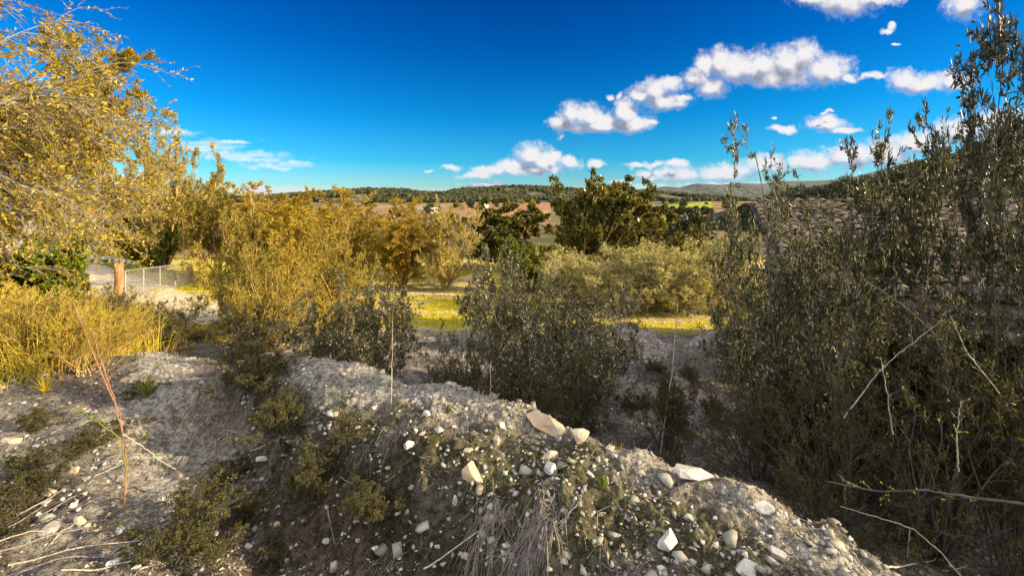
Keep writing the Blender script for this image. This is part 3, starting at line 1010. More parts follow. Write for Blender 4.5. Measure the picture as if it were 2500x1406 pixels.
# --- left: golden mass behind the overhanging branches
grow_at('golden_tree', GOLDT[0], -130, 11.0, 0, 720, 'tall golden feathery tree filling the left edge behind the drooping branches', 'tree', G1, 0.3)
grow_at('golden_tree', GOLDT[0], 70, 17.5, 200, 440, 'golden tree with thin pale twigs between the left edge tree and the grey-topped one', 'tree', G1, 1.9)
grow_at('golden_tree', GOLDT[0], -120, 8.8, 120, 640, 'golden tree cut off by the left edge of the picture', 'tree', G1, 4.0)
grow_at('golden_tree', GOLD[3], 405, 27.0, 325, 210, 'tall golden tree with bare greyish twig tips above the gate', 'tree', G1, 2.2)
grow_at('golden_tree', GOLD[1], 535, 25.0, 445, 220, 'yellow-green rounded tree right of the gate', 'tree', G1, 0.9)
grow_at('golden_tree', GOLD[0], 628, 23.0, 452, 190, 'narrow golden tree with a pointed tip before the low white clouds', 'tree', G1, 3.3)
grow_at('golden_tree', GOLD[2], 712, 22.0, 468, 200, 'golden tree with two soft tips left of the valley view', 'tree', G1, 5.2)
grow_at('golden_tree', GOLD[0], 820, 20.0, 468, 230, 'golden leaning tree at the left end of the low hills', 'tree', G1, 0.1)
grow_at('golden_tree', GOLD[1], 905, 24.0, 512, 200, 'olive-green tree half hidden between two golden trees', 'tree', G1, 1.1)
grow_at('golden_tree', GOLD[0], 985, 19.0, 492, 230, 'bright golden tree with upswept plumes in the middle distance', 'tree', G1, 2.6)
grow_at('golden_tree', GOLD[3], 1085, 18.0, 506, 190, 'pale straw tree at the right end of the golden row', 'tree', G1, 3.9)
grow_at('golden_tree', GOLD[1], 480, 37.0, 455, 180, 'yellow-green tree behind the grey-topped tree', 'tree', G1, 4.9)
grow_at('dark_tree', CRB[0], 350, 29.0, 500, 130, 'dark-limbed tree standing directly behind the gate', 'tree', None, 0.5)
grow_at('lentisk_bush', LEN[1], 390, 26.5, 540, 90, 'dense green bush climbing around the trunk behind the gate', 'bush', None, 0.5)
# dense green bush at the left edge
grow_at('lentisk_bush', LEN[0], 110, 10.2, 592, 290, 'dense dark green bush left of the wooden gatepost', 'bush', None, 0.2)
grow_at('lentisk_bush', LEN[1], -40, 9.4, 590, 260, 'dense dark green bush at the left edge of the picture', 'bush', None, 2.2)
grow_at('olive_bush', OLG[0], 265, 34.0, 555, 110, 'small grey-green bush on the meadow beyond the gate', 'bush', None, 0.2)

# --- carob trees in the centre
grow_at('carob_tree', CRB[0], 1225, 27.0, 497, 190, 'low wide dark tree, leftmost of the three dark green trees', 'tree', 'dark trees at the meadow end', 0.4)
grow_at('carob_tree', CRB[1], 1415, 21.0, 442, 230, 'largest dark green tree, in the middle of the three', 'tree', 'dark trees at the meadow end', 1.4)
grow_at('carob_tree', CRB[0], 1548, 22.5, 450, 150, 'dark green tree with bare pale limbs, rightmost of the three', 'tree', 'dark trees at the meadow end', 3.0)
grow_at('lentisk_bush', LEN[0], 1300, 17.0, 590, 220, 'dark round bush at the foot of the largest dark tree', 'bush', None, 3.2)
grow_at('carob_tree', CRB[1], 1700, 17.0, 565, 160, 'dark low tree behind the silvery shrubs at the right', 'tree', None, 3.6)
# --- lit silvery shrubs beyond the sunny strip
G2 = 'silvery shrubs at the far side of the sunny strip'
for i, (px, Y, pt, w, lb) in enumerate([
    (1395, 13.8, 615, 190, 'yellowish silvery shrub leftmost beside the dark bush'),
    (1500, 12.4, 620, 210, 'pale plumed shrub second from left in the silvery row'),
    (1605, 13.0, 600, 220, 'tall silvery shrub with upright plumes in the middle of the row'),
    (1680, 11.8, 625, 190, 'golden-brown tinged shrub near the right end of the silvery row'),
    (1760, 12.6, 590, 180, 'pale shrub rightmost in the silvery row behind the big olive'),
    (1540, 16.5, 590, 240, 'pale shrub standing farther back under the dark trees')]):
    grow_at('olive_bush', SLV[i % 2], px, Y, pt, w, lb, 'shrub', G2, i * 1.3)
# --- sunlit to shaded shrubs in the middle
G3 = 'wild olive shrubs behind the earth bank'
grow_at('olive_bush', OLG[0], 630, 10.4, 525, 280, 'large golden wild olive shrub right of the track', 'shrub', G3, 0.2)
grow_at('olive_bush', OLG[1], 720, 9.6, 545, 300, 'golden open shrub in the middle of the left half', 'shrub', G3, 1.2)
grow_at('olive_bush', OLG[0], 815, 10.6, 555, 230, 'yellow-green shrub below the golden trees', 'shrub', G3, 2.2)
grow_at('olive_bush', OLG[0], 665, 7.4, 610, 250, 'open twiggy olive shrub whose foot stands in deep shade', 'shrub', G3, 0.9)
grow_at('olive_bush', OLV[1], 810, 6.2, 680, 240, 'grey-green shrub behind the left end of the earth bank', 'shrub', G3, 2.9)
grow_at('olive_bush', OLV[0], 905, 5.4, 690, 240, 'dark olive shrub behind the tall straight stalk', 'shrub', G3, 4.1)
grow_at('olive_bush', OLT, 1225, 5.4, 600, 260, 'shaded olive shrub in the centre with pale upper twigs', 'shrub', G3, 5.0)
grow_at('olive_bush', OLT, 1310, 4.5, 700, 420, 'dense shaded olive shrub behind the crest of the bank', 'shrub', G3, 3.6)
grow_at('olive_bush', OLT, 1430, 5.0, 700, 300, 'dark olive shrub beside the pale spoil heap', 'shrub', G3, 0.6)
grow_at('scrub_bush', SCR[0], 1120, 4.2, 790, 200, 'fine twiggy scrub on the far side of the bank crest', 'shrub', None, 0.6)
grow_at('scrub_bush', SCR[1], 1400, 3.9, 830, 260, 'dark tangled scrub right behind the ochre rocks', 'shrub', None, 1.6)
grow_at('scrub_bush', SCR[2], 1630, 3.9, 905, 150, 'small black-shaded scrub in the gully', 'shrub', None, 1.0)
grow_at('scrub_bush', SCR[2], 380, 6.6, 735, 210, 'dark scrub bush on the shadow edge below the gate', 'shrub', None, 2.0)
grow_at('scrub_bush', SCR[0], 270, 5.6, 700, 160, 'dry twiggy scrub beside the yellow grass', 'shrub', None, 2.0)
grow_at('olive_bush', OLV[2], 640, 7.0, 740, 240, 'low dark shrub in the black shade left of the bank', 'shrub', None, 2.0)

# --- right: near wild olives
near_sp = dict(SP_['olive']); near_sp.update(ngon=True, leaf=0.048, asp=0.27, mat=M['olive_shade'], bark=M['bark_mid'])
A_ = plant('wild_olive', np.random.default_rng(61), dict(near_sp, h=2.6, r0=0.03, stems=5, lean=0.48, leanj=0.18, wig=0.14, levels=[
    dict(n=15, ratio=0.46, ang=0.9, rr=0.45, wig=0.15, t0=0.12, leaf=7, trop=0.02), dict(n=10, ratio=0.5, ang=0.8, rr=0.5, leaf=13, wig=0.14, t0=0.05, trop=0.03), dict(n=3, ratio=0.55, ang=0.7, leaf=8, m=3, t0=0.1)]))
B_ = plant('wild_olive', np.random.default_rng(62), dict(near_sp, h=2.3, r0=0.022, stems=6, lean=0.50, leanj=0.18, wig=0.14, levels=[
    dict(n=13, ratio=0.48, ang=0.9, rr=0.45, wig=0.15, t0=0.12, leaf=7, trop=0.02), dict(n=9, ratio=0.5, ang=0.8, rr=0.5, leaf=12, wig=0.14, t0=0.05), dict(n=3, ratio=0.5, ang=0.7, leaf=7, m=3, t0=0.1)]))
C_ = plant('wild_olive', np.random.default_rng(63), dict(near_sp, h=2.5, r0=0.018, stems=4, lean=0.36, leanj=0.14, wig=0.13, mat=M['olive_dark'], bark=M['bark_dark'], levels=[
    dict(n=20, ratio=0.44, ang=0.95, rr=0.45, wig=0.13, t0=0.42, leaf=9, trop=0.02), dict(n=9, ratio=0.5, ang=0.7, rr=0.5, leaf=13, wig=0.10, t0=0.05), dict(n=2, ratio=0.5, ang=0.7, leaf=8, m=3, t0=0.1)]))
G4 = 'wild olives at the right'
grow_at('wild_olive', A_, 1950, 3.5, 345, 430, 'wild olive with a pale forked trunk standing right of the bank', 'tree', G4, 0.7)
grow_at('wild_olive', B_, 1840, 4.4, 420, 260, 'slender wild olive at the left side of the right-hand thicket', 'tree', G4, 2.4)
grow_at('wild_olive', B_, 2120, 4.6, 600, 300, 'wild olive in front of the tiled roof', 'tree', G4, 4.0)
grow_at('wild_olive', C_, 2450, 2.5, 25, 640, 'tall dark wild olive cut off by the right edge, against the sky', 'tree', G4, 1.2)
grow_at('lentisk_bush', LEND, 2240, 3.3, 900, 520, 'bush blackened to deepen the shade before the hut wall, in the middle of the dark thicket', 'bush')
grow_at('lentisk_bush', LEND, 2460, 2.9, 860, 420, 'bush blackened to deepen the shade at the right edge below the roof', 'bush', None, 1.4)
grow_at('lentisk_bush', LEND, 2030, 3.3, 960, 330, 'bush blackened to deepen the shade behind the forked pale trunk', 'bush', None, 2.4)
G5 = 'thorny scrub at the right'
for i, (px, Y, pt, w, lb) in enumerate([
    (1850, 3.3, 900, 260, 'olive-brown scrub around the forked pale trunk'),
    (2050, 2.7, 880, 380, 'tangled thorny scrub in the middle of the dark thicket'),
    (2280, 2.5, 840, 420, 'thorny scrub before the dark doorway of the hut'),
    (2480, 2.3, 780, 420, 'thorny scrub at the right edge of the picture'),
    (2180, 3.6, 760, 380, 'spindly tall scrub against the dark hut wall'),
    (1900, 4.6, 760, 300, 'scrub growing left of the hut corner'),
    (2400, 3.4, 760, 400, 'leafy scrub over the right part of the hut wall')]):
    grow_at('scrub_bush', SCR[i % 3], px, Y, pt, w, lb, 'shrub', G5, i * 0.9)


# ------------------------------------------------------------------ overhanging near tree at the left
def near_left_tree():
    rng = np.random.default_rng(77)
    bx, by = -10.5, 5.6
    bz = float(H(bx, by))
    e = tag(empty('overhanging_tree', (bx, by, bz)), 'near tree whose long drooping twigs with small dry leaves hang in from the upper left', 'tree')
    g = Geo()
    # trunk and limbs in local coordinates
    tp, td = grow(rng, np.array([[0, 0, -0.1]]), np.array([[0.25, 0, 1.0]]), np.array([3.4]), 10, 0.06, (0, 0, 0.03))
    g.add(*tubes(tp, np.array([0.24]), np.array([0.15]), 10))
    top = tp[0, -1]
    n = 40
    P = np.repeat(tp[0, 4:11], 6, 0)[:n] + rng.normal(0, 0.05, (n, 3))
    az = rng.uniform(-1.0, 0.9, n); el = rng.uniform(0.3, 1.1, n)
    D = np.stack([np.cos(az) * np.cos(el), np.sin(az) * np.cos(el), np.sin(el)], 1)
    L = rng.uniform(2.8, 4.9, n)
    lp, ld = grow(rng, P, D, L, 14, 0.07, (0.03, 0.0, -0.062))
    r = rng.uniform(0.03, 0.07, n)
    g.add(*tubes(lp, r, r * 0.12, 5))
    P2, D2, L2, t2, i2 = children(rng, lp, ld, L, 18, 0.15, 1.0, 0.5, 0.36, 0.3)
    p2, d2 = grow(rng, P2, D2, L2, 9, 0.09, (0.03, 0, -0.12))
    r2 = rng.uniform(0.005, 0.012, len(P2))
    g.add(*tubes(p2, r2, r2 * 0.25, 4))
    P3, D3, L3, t3, i3 = children(rng, p2, d2, L2, 8, 0.1, 1.0, 0.5, 0.45, 0.3)
    p3, d3 = grow(rng, P3, D3, L3, 6, 0.12, (0.02, 0, -0.10))
    r3 = np.full(len(P3), 0.0032)
    g.add(*tubes(p3, r3, r3 * 0.4, 3))
    obj('branches', g.mesh('overhanging_branches', M['bark'], True), e)
    a, b, _, _, _ = children(rng, p3, d3, L3, 9, 0.02, 1.0, 0.8, 1)
    a2, b2, _, _, _ = children(rng, p2, d2, L2, 9, 0.1, 1.0, 0.8, 1)
    a = np.concatenate([a, a2]); b = np.concatenate([b, b2])
    keep = rng.random(len(a)) < 0.9
    a, b = a[keep], b[keep]
    Ln = rng.uniform(0.035, 0.08, len(a))
    V, F = leafgeo(rng, a, b, Ln, Ln * 0.42)
    obj('foliage', mesh_of('overhanging_foliage', V, [F], M['golden']), e)


near_left_tree()


# ------------------------------------------------------------------ trees outside the picture that shade the foreground
SH = proto('carob', 601, h=4.4, stems=5)
for i, (x, y, s, lb) in enumerate([(10.5, -7.5, 1.0, 'shade tree farthest behind the viewer on the right'), (10.5, -3.2, 1.05, 'shade tree behind the viewer on the right'), (11, 0.3, 1.0, 'shade tree to the right of the viewer'),
                                   (13.5, 2.6, 0.8, 'shade tree beside the hut outside the picture'), (7.5, -5.0, 0.9, 'shade tree close behind the viewer'), (15.5, -1.0, 1.15, 'tall shade tree uphill on the right'), (15, -6.0, 1.15, 'tall shade tree uphill behind the viewer')]):
    put_plant('shade_tree', SH, (x, y, float(H(x, y))), i * 1.1, s * 1.15, s * 1.0, lb, 'tree', 'trees outside the picture')


# ------------------------------------------------------------------ stone hut with clay tile roof
def stone_template(seed, n=14, flat=0.7):
    rng = np.random.default_rng(seed)
    p = norm(rng.standard_normal((n, 3))) * rng.uniform(0.75, 1.0, (n, 1))
    p[:, 2] *= flat
    bm = bmesh.new()
    for q in p:
        bm.verts.new(q)
    r = bmesh.ops.convex_hull(bm, input=bm.verts)
    loose = [v for v in bm.verts if not v.link_faces]
    bmesh.ops.delete(bm, geom=loose, context='VERTS')
    bmesh.ops.triangulate(bm, faces=bm.faces)
    bm.verts.index_update()
    V = np.array([v.co[:] for v in bm.verts]); F = np.array([[v.index for v in f.verts] for f in bm.faces])
    bm.free()
    return V, F


def rock_mesh(name, seed, size, mat, n=17, flat=0.65):
    """an angular field stone with chipped edges"""
    rng = np.random.default_rng(seed)
    bm = bmesh.new()
    p = norm(rng.standard_normal((n, 3))) * rng.uniform(0.72, 1.0, (n, 1)) * np.array(size) * np.array([1, 1, flat / 0.65])
    for q in p:
        bm.verts.new(q)
    bmesh.ops.convex_hull(bm, input=bm.verts)
    bmesh.ops.delete(bm, geom=[v for v in bm.verts if not v.link_faces], context='VERTS')
    bmesh.ops.dissolve_limit(bm, angle_limit=R(14), verts=bm.verts, edges=bm.edges)
    bmesh.ops.bevel(bm, geom=list(bm.edges), offset=min(size) * 0.05, segments=1, affect='EDGES', profile=0.6)
    bmesh.ops.triangulate(bm, faces=bm.faces)
    bmesh.ops.subdivide_edges(bm, edges=list(bm.edges), cuts=1, use_grid_fill=True)
    for v in bm.verts:
        v.co += Vector(rng.standard_normal(3)) * min(size) * 0.018
    me = bpy.data.meshes.new(name)
    bm.to_mesh(me); bm.free()
    me.materials.append(mat)
    return me


def hut():
    x0, y0 = 4.4, 5.8
    zb = -3.15
    rz = R(-22)
    e = tag(empty('stone_hut', (x0, y0, zb), rz), 'low ruined stone hut with an old clay tile roof behind the thicket', 'hut')
    Wd, Dp, h1, h2 = 8.5, 3.8, 1.9, 2.95
    rng = np.random.default_rng(8)
    T = [stone_template(i, 16, 0.8) for i in range(8)]
    g = Geo()

    def wall(p, u, width, hfun, door=None):
        u = np.array(u, float); nrm = np.array([u[1], -u[0], 0])
        yy = 0.0
        while yy < 3.3:
            hh = rng.uniform(0.11, 0.2)
            xx = 0.0
            while xx < width:
                ww = rng.uniform(0.14, 0.34)
                c = xx + ww / 2
                if yy + hh * 0.6 < hfun(c) and not (door and door[0] < c < door[1] and yy < door[2]):
                    V, F = T[rng.integers(8)]
                    a = rng.uniform(0, 6.28)
                    V = V @ np.array([[math.cos(a), 0, math.sin(a)], [0, 1, 0], [-math.sin(a), 0, math.cos(a)]])
                    V = V * np.array([ww * 0.56, 0.16, hh * 0.62])
                    q = np.array(p) + u * c + np.array([0, 0, yy + hh / 2]) + nrm * rng.uniform(-0.03, 0.03)
                    W = q + V[:, :1] * u + V[:, 1:2] * nrm + V[:, 2:] * np.array([0, 0, 1.0])
                    g.add(W, F)
                xx += ww
            yy += hh
    wall((0, 0, 0), (1, 0, 0), Wd, lambda c: h1, (2.1, 4.6, 1.55))
    wall((0, Dp, 0), (0, -1, 0), Dp, lambda c: h1 + (h2 - h1) * (1 - c / Dp))
    obj('wall', g.mesh('hut_stones', M['wallstone']), e)
    # mortar core behind the stones
    g = Geo()
    def box(a, b):
        a = np.array(a, float); b = np.array(b, float)
        V = np.array([[(a, b)[i][0], (a, b)[j][1], (a, b)[k][2]] for i in (0, 1) for j in (0, 1) for k in (0, 1)])
        g.add(V, np.array([[0, 1, 3, 2], [4, 6, 7, 5], [0, 4, 5, 1], [2, 3, 7, 6], [0, 2, 6, 4], [1, 5, 7, 3]]))
    box((0.06, 0.06, -0.3), (2.1, 0.4, h1 - 0.05)); box((4.6, 0.06, -0.3), (Wd, 0.4, h1 - 0.05)); box((2.1, 0.06, 1.55), (4.6, 0.4, h1 - 0.05))
    box((0.06, 0.41, -0.3), (0.4, Dp, h1 - 0.07)); box((0.06, Dp + 0.01, -0.3), (Wd, Dp + 0.35, h2 - 0.1)); box((Wd - 0.34, 0.41, -0.3), (Wd, Dp, h1 - 0.07))
    obj('wall_core', g.mesh('hut_core', plain('mortar', (0.16, 0.135, 0.11), 0.95, 0, 0.3)), e)
    # roof of barrel tiles: rows run down the slope, each tile overlaps the one below
    g = Geo()
    step = 0.115; tl = 0.32
    slope = np.array([0, -(Dp + 0.7), -(h2 - h1 + 0.18)]); SL = np.linalg.norm(slope); sd_ = slope / SL
    nn = np.cross(np.array([1.0, 0, 0]), sd_); nn = nn if nn[2] > 0 else -nn
    top = np.array([0, Dp + 0.4, h2 + 0.06])
    th = np.linspace(0, math.pi, 7)
    for i in range(int((Wd + 0.5) / step)):
        for j in range(int(SL / (tl * 0.82))):
            if rng.random() < 0.03:
                continue
            p0 = top + np.array([-0.25 + i * step + rng.normal(0, 0.012), 0, 0]) + sd_ * (j * tl * 0.82) + nn * (0.02 + rng.uniform(0, 0.012) - 0.05 * math.sin(i * 0.5) * math.sin(j * 0.35))
            up = (i % 2 == 0)
            yaw = rng.normal(0, 0.05)
            dd = norm(sd_ + np.array([yaw, 0, 0]))
            rings = []
            for t, rr in ((0, 0.040), (1, 0.052)):
                c = p0 + dd * tl * t + nn * (0.035 * (t if up else 0.4 * t))
                for k_ in th:
                    off = math.cos(k_) * rr * 1.25; hh = math.sin(k_) * rr * (1 if up else -0.75)
                    rings.append(c + np.array([off, 0, 0]) + nn * (hh + (0.03 if up else 0.05)))
            V = np.array(rings)
            Vi = V - nn * 0.016
            V = np.concatenate([V, Vi])
            F = []
            for k_ in range(6):
                F.append([k_, k_ + 1, k_ + 8, k_ + 7])
                F.append([k_ + 14, k_ + 21, k_ + 22, k_ + 15])
                F.append([k_ + 7, k_ + 8, k_ + 22, k_ + 21])
            g.add(V, np.array(F))
    rf = obj('roof', g.mesh('hut_tiles', M['tile']), e)
    g = Geo()
    a = top - nn * 0.06 + np.array([-0.3, 0, 0]); b_ = a + np.array([Wd + 0.6, 0, 0]); s_ = sd_ * (SL - 0.02)
    V = np.array([a, b_, b_ + s_, a + s_]); V = np.concatenate([V, V - nn * 0.08])
    g.add(V, np.array([[0, 1, 2, 3], [7, 6, 5, 4], [0, 4, 5, 1], [3, 2, 6, 7], [0, 3, 7, 4], [1, 5, 6, 2]]))
    obj('roof_deck', g.mesh('roof_deck', M['bark_dark']), rf)
    return e


hut()

# ------------------------------------------------------------------ gate, posts, wire fence
def polyline_tube(pts, r, k=6, rr=None):
    p = np.asarray(pts, float)[None]
    return tubes(p, np.array([r]), np.array([r if rr is None else rr]), k)


def gate():
    xl, yl = at(306, 15.5), 15.5
    xr, yr = at(459, 20.7), 20.7
    zl, zr = ztop(733, yl), ztop(694, yr)
    A0, B0 = np.array([xl, yl, zl + 0.06]), np.array([xr, yr, zr + 0.06])
    A1, B1 = np.array([xl, yl, ztop(661, yl)]), np.array([xr, yr, ztop(643, yr)])
    e = tag(empty('field_gate', (0, 0, 0)), 'wide galvanised field gate with wire mesh infill across the track', 'gate')
    o = A0.copy(); e.location = o
    A0, B0, A1, B1 = A0 - o, B0 - o, A1 - o, B1 - o
    g = Geo()
    g.add(*polyline_tube([A1, B1], 0.026)); g.add(*polyline_tube([A0, B0], 0.03))
    g.add(*polyline_tube([A0, A1], 0.035)); g.add(*polyline_tube([B0, B1], 0.035))
    obj('frame', g.mesh('gate_frame', M['galv'], True), e)
    for t in (0.235, 0.48, 0.74):
        obj('upright', Geo().add(*polyline_tube([A0 + (B0 - A0) * t, A1 + (B1 - A1) * t], 0.022)).mesh('upright', M['galv'], True), e)
    g = Geo()
    for i in range(1, 14):
        f = i / 14
        g.add(*polyline_tube([A0 + (A1 - A0) * f, B0 + (B1 - B0) * f], 0.007, 4))
    for i in range(1, 40):
        f = i / 40
        g.add(*polyline_tube([A0 + (B0 - A0) * f, A1 + (B1 - A1) * f], 0.005, 3))
    obj('wire_mesh', g.mesh('wire_mesh', M['galv']), e)

    def post(px, Y, pt, rad, label, square=False):
        x = at(px, Y, -3.5); z = float(H(x, Y)); h = ztop(pt, Y) - z
        k = 10
        n = 7
        pts = np.stack([0.012 * np.sin(np.arange(n) * 2.1), 0.01 * np.cos(np.arange(n) * 1.7), np.linspace(-0.2, h, n)], 1)
        V, F = polyline_tube(pts, rad, k, rad * 0.92)
        cap = np.arange(len(V) - k, len(V))
        g = Geo(); g.add(V, F); g.F.setdefault(k, []).append(cap[None])
        ob = obj('gate_post', g.mesh('gate_post', M['post']), None, (x, Y, z))
        tag(ob, label, 'post')
    post(291, 15.2, 641, 0.15, 'thick weathered wooden post at the left end of the gate')
    post(466, 21.1, 642, 0.09, 'grey post at the right end of the gate')
    # wire fence left of the gate
    f = tag(empty('wire_fence', (0, 0, 0)), 'slack two-strand wire fence running left from the wooden gatepost', 'fence')
    xp = at(281, 15.2)
    xq, yq = at(60, 13.4, -3.2), 13.4
    for k_, (pa, pb) in enumerate([(664, 668), (676, 682)]):
        za, zb_ = ztop(pa, 15.2), ztop(pb, 13.4)
        t = np.linspace(0, 1, 12)
        P = np.stack([xp + (xq - xp) * t, 15.2 + (yq - 15.2) * t, za + (zb_ - za) * t - 0.22 * np.sin(t * math.pi * 3) ** 2], 1)
        obj('strand', Geo().add(*polyline_tube(P, 0.008, 4)).mesh('strand', M['galv']), f)
    for t in (0.33, 0.66, 1.0):
        x, y = xp + (xq - xp) * t, 15.2 + (yq - 15.2) * t
        z = float(H(x, y))
        obj('stake', Geo().add(*polyline_tube([(x, y, z - 0.1), (x + 0.03, y, z + 0.95)], 0.03, 6, 0.025)).mesh('stake', M['post']), f)


gate()


# gravel track through the gate
def strip(name, ctr, width, mat, dz=0.012, seg=160, label=None):
    c = np.array(ctr, float)
    d = np.concatenate([[0], np.cumsum(np.hypot(*np.diff(c, axis=0).T))])
    t = np.linspace(0, d[-1], seg)
    x = np.interp(t, d, c[:, 0]); y = np.interp(t, d, c[:, 1])
    dx, dy = np.gradient(x), np.gradient(y)
    L = np.hypot(dx, dy); nx, ny = -dy / L, dx / L
    w = np.linspace(-1, 1, 25)
    wj = width * (1 + 0.35 * fbm(t * 0.7, t * 0, 60, 3))
    X = x[:, None] + nx[:, None] * w[None] * wj[:, None]; Y = y[:, None] + ny[:, None] * w[None] * wj[:, None]
    Z = H(X, Y) + dz + 0.05 * (1 - w[None] ** 2) - 0.05 * (np.abs(w[None]) > 0.95)
    n, m = X.shape
    i = np.arange(n - 1)[:, None] * m + np.arange(m - 1)[None]
    F = np.stack([i, i + 1, i + m + 1, i + m], -1).reshape(-1, 4)
    return obj(name, mesh_of(name, np.stack([X, Y, Z], -1).reshape(-1, 3), [F], mat, True), kind='structure')


def track_mat():
    m, k, b = new_mat('gravel_track')
    o = k.n('ShaderNodeTexCoord').outputs['Object']
    n1 = k.noise(o, 2.5, 6, 0.7); n2 = k.noise(o, 30, 5, 0.7)
    c = k.mix(k.mr(n1, 0.35, 0.65), (0.46, 0.36, 0.22), (0.66, 0.55, 0.38))
    c = k.mix(k.mr(n2, 0.5, 0.75), c, (0.36, 0.28, 0.18))
    k.l(c, b.inputs['Base Color']); b.inputs['Roughness'].default_value = 0.95
    bp = k.n('ShaderNodeBump'); bp.inputs['Distance'].default_value = 0.05
    k.l(n2, bp.inputs['Height']); k.l(bp.outputs[0], b.inputs['Normal'])
    return m


M['track'] = track_mat()
strip('gravel_track', [(at(180, 30), 30), (at(330, 19), 19), (-12.5, 14.5), (-10.0, 12.6), (-8.0, 12.0), (-5.5, 12.2)], 1.3, M['track'], 0.02)

# ------------------------------------------------------------------ stones
ORD = ['nearest', 'second', 'third', 'fourth', 'fifth', 'sixth', 'seventh', 'eighth', 'ninth', 'tenth', 'eleventh', 'twelfth', 'thirteenth', 'fourteenth', 'fifteenth']
_cell = {}


def place_labels(items, marks):
    '''items (object, photo x, photo y, noun): tell each by its closest landmark and the side it lies on'''
    cells = {}
    for o, px, py, noun in items:
        d, mx, my, nm = min((math.hypot(px - a, (py - b) * 1.5), a, b, n) for a, b, n in marks)
        dx, dy = px - mx, (py - my) * 1.5
        side = ('right of' if dx > 0 else 'left of') if abs(dx) > abs(dy) else ('below' if dy > 0 else 'above')
        cells.setdefault((nm, side, noun), []).append((d, o))
    for (nm, side, noun), lst in cells.items():
        for i, (d, o) in enumerate(sorted(lst, key=lambda q: q[0])):
            o['label'] = '%s %s %s the %s' % (noun, ORD[min(i, 14)], side, nm) if i == 0 else '%s, %s nearest %s the %s' % (noun, ORD[min(i, 14)], side, nm)


def rock(name, seed, px, py, size, mat, label, sink=0.3, tilt=(0.2, 0.1), rz=0.0, group=None, flat=0.65):
    x, y, z, t = ground_hit(px, py)
    me = rock_mesh('rock', seed, size, mat, flat=flat)
    o = obj(name, me, None, (x, y, z + size[2] * (0.75 - sink) * 0.8))
    o.rotation_euler = (tilt[0], tilt[1], rz)
    return tag(o, label, 'rock', group)


rock('rock', 1, 1335, 1045, (0.17, 0.07, 0.055), M['stone_warm'], 'long pale rock with orange stains lying along the bank crest', 0.3, (0.25, 0.15), -0.7)
rock('rock', 2, 1418, 1072, (0.075, 0.05, 0.045), M['stone_warm'], 'orange-tinted rock at the right end of the stained crest rocks', 0.3, (0.3, 0.1), 0.3)
rock('rock', 3, 1460, 1040, (0.07, 0.045, 0.035), M['stone'], 'pale rock just above the orange-tinted one on the crest', 0.3)
rock('rock', 4, 1345, 1120, (0.055, 0.04, 0.04), M['stone_warm'], 'split rock with an ochre face below the crest', 0.3, (0.5, 0.1), 0.5)
rock('rock', 5, 1352, 1155, (0.062, 0.045, 0.05), M['stone'], 'grey-white blocky rock beneath the split ochre one', 0.25, (0.2, 0.3), 0.1)
rock('rock', 6, 1690, 1165, (0.12, 0.07, 0.04), M['stone'], 'flat pale slab on the right end of the bank', 0.35, (0.1, 0.1), -0.1)
rock('rock', 7, 1165, 1165, (0.10, 0.07, 0.075), M['stone_warm'], 'yellow crusted lump half buried in the bank face', 0.5, (0.1, 0.1), 0.1)
rock('rock', 8, 1213, 1085, (0.03, 0.025, 0.045), M['stone_warm'], 'small upright rock with an ochre foot on the bank face', 0.3)
rock('rock', 9, 1112, 1235, (0.030, 0.022, 0.045), M['stone'], 'white upright stone above the hanging roots', 0.3)
rock('rock', 10, 1625, 1330, (0.06, 0.045, 0.05), M['stone'], 'white angular stone near the bottom right of the bank', 0.3, (0.5, 0.2), 0.4)
rock('rock', 11, 1870, 1250, (0.065, 0.04, 0.035), M['stone'], 'white flattish stone near the dark gully at the right', 0.3)
rock('rock', 12, 1825, 1400, (0.055, 0.04, 0.035), M['stone'], 'white stone cut by the bottom edge right of centre', 0.3)
rock('rock', 13, 1895, 1360, (0.05, 0.03, 0.025), M['stone'], 'thin white stone lying beside the gully edge', 0.3)
rock('rock', 14, 1680, 1270, (0.030, 0.025, 0.025), M['stone'], 'small white stone above the angular one at right', 0.3)
rock('rock', 15, 998, 1095, (0.038, 0.02, 0.035), M['stone'], 'white pointed stone on the middle of the bank face', 0.3, (0.3, 0.5), 0.7)
rock('rock', 16, 1040, 1015, (0.04, 0.022, 0.02), M['stone'], 'flat white stone just below the crest near the tall stalk', 0.3)
rock('rock', 17, 335, 1290, (0.075, 0.04, 0.04), M['stone_grey'], 'smooth grey stone at the lower left under the red stem', 0.35)
rock('rock', 18, 118, 1300, (0.06, 0.05, 0.035), M['stone_grey'], 'rounded purplish-grey stone near the left bottom corner', 0.35)
rock('rock', 19, 120, 1210, (0.06, 0.03, 0.03), M['stone_warm'], 'pale yellowish stone left of the sticks', 0.35)
rock('rock', 20, 197, 1280, (0.045, 0.03, 0.03), M['stone_warm'], 'tan stone tilted between sticks at the lower left', 0.3)
rock('rock', 21, 272, 1385, (0.05, 0.022, 0.03), M['stone'], 'white elongated stone at the bottom left', 0.3, (0.1, 0.2), 0.8)
rock('rock', 22, 295, 1300, (0.03, 0.025, 0.025), M['stone'], 'white stone beside the grey one at lower left', 0.3)
rock('rock', 23, 445, 1125, (0.07, 0.05, 0.04), M['stone_warm'], 'reddish stone on the pale slab left of the rut', 0.5)
rock('rock', 24, 30, 1080, (0.09, 0.05, 0.04), M['stone_warm'], 'ochre stone at the left edge below the yellow grass', 0.4)
rock('rock', 25, 640, 1130, (0.06, 0.04, 0.03), M['stone'], 'pale flat stone where the thin white stick ends', 0.5)
rock('rock', 26, 795, 1330, (0.03, 0.02, 0.025), M['stone'], 'small white stone in the rut at the bottom', 0.3)
rock('rock', 27, 920, 1345, (0.035, 0.022, 0.02), M['stone'], 'white stone in the rut left of the long stick', 0.3)
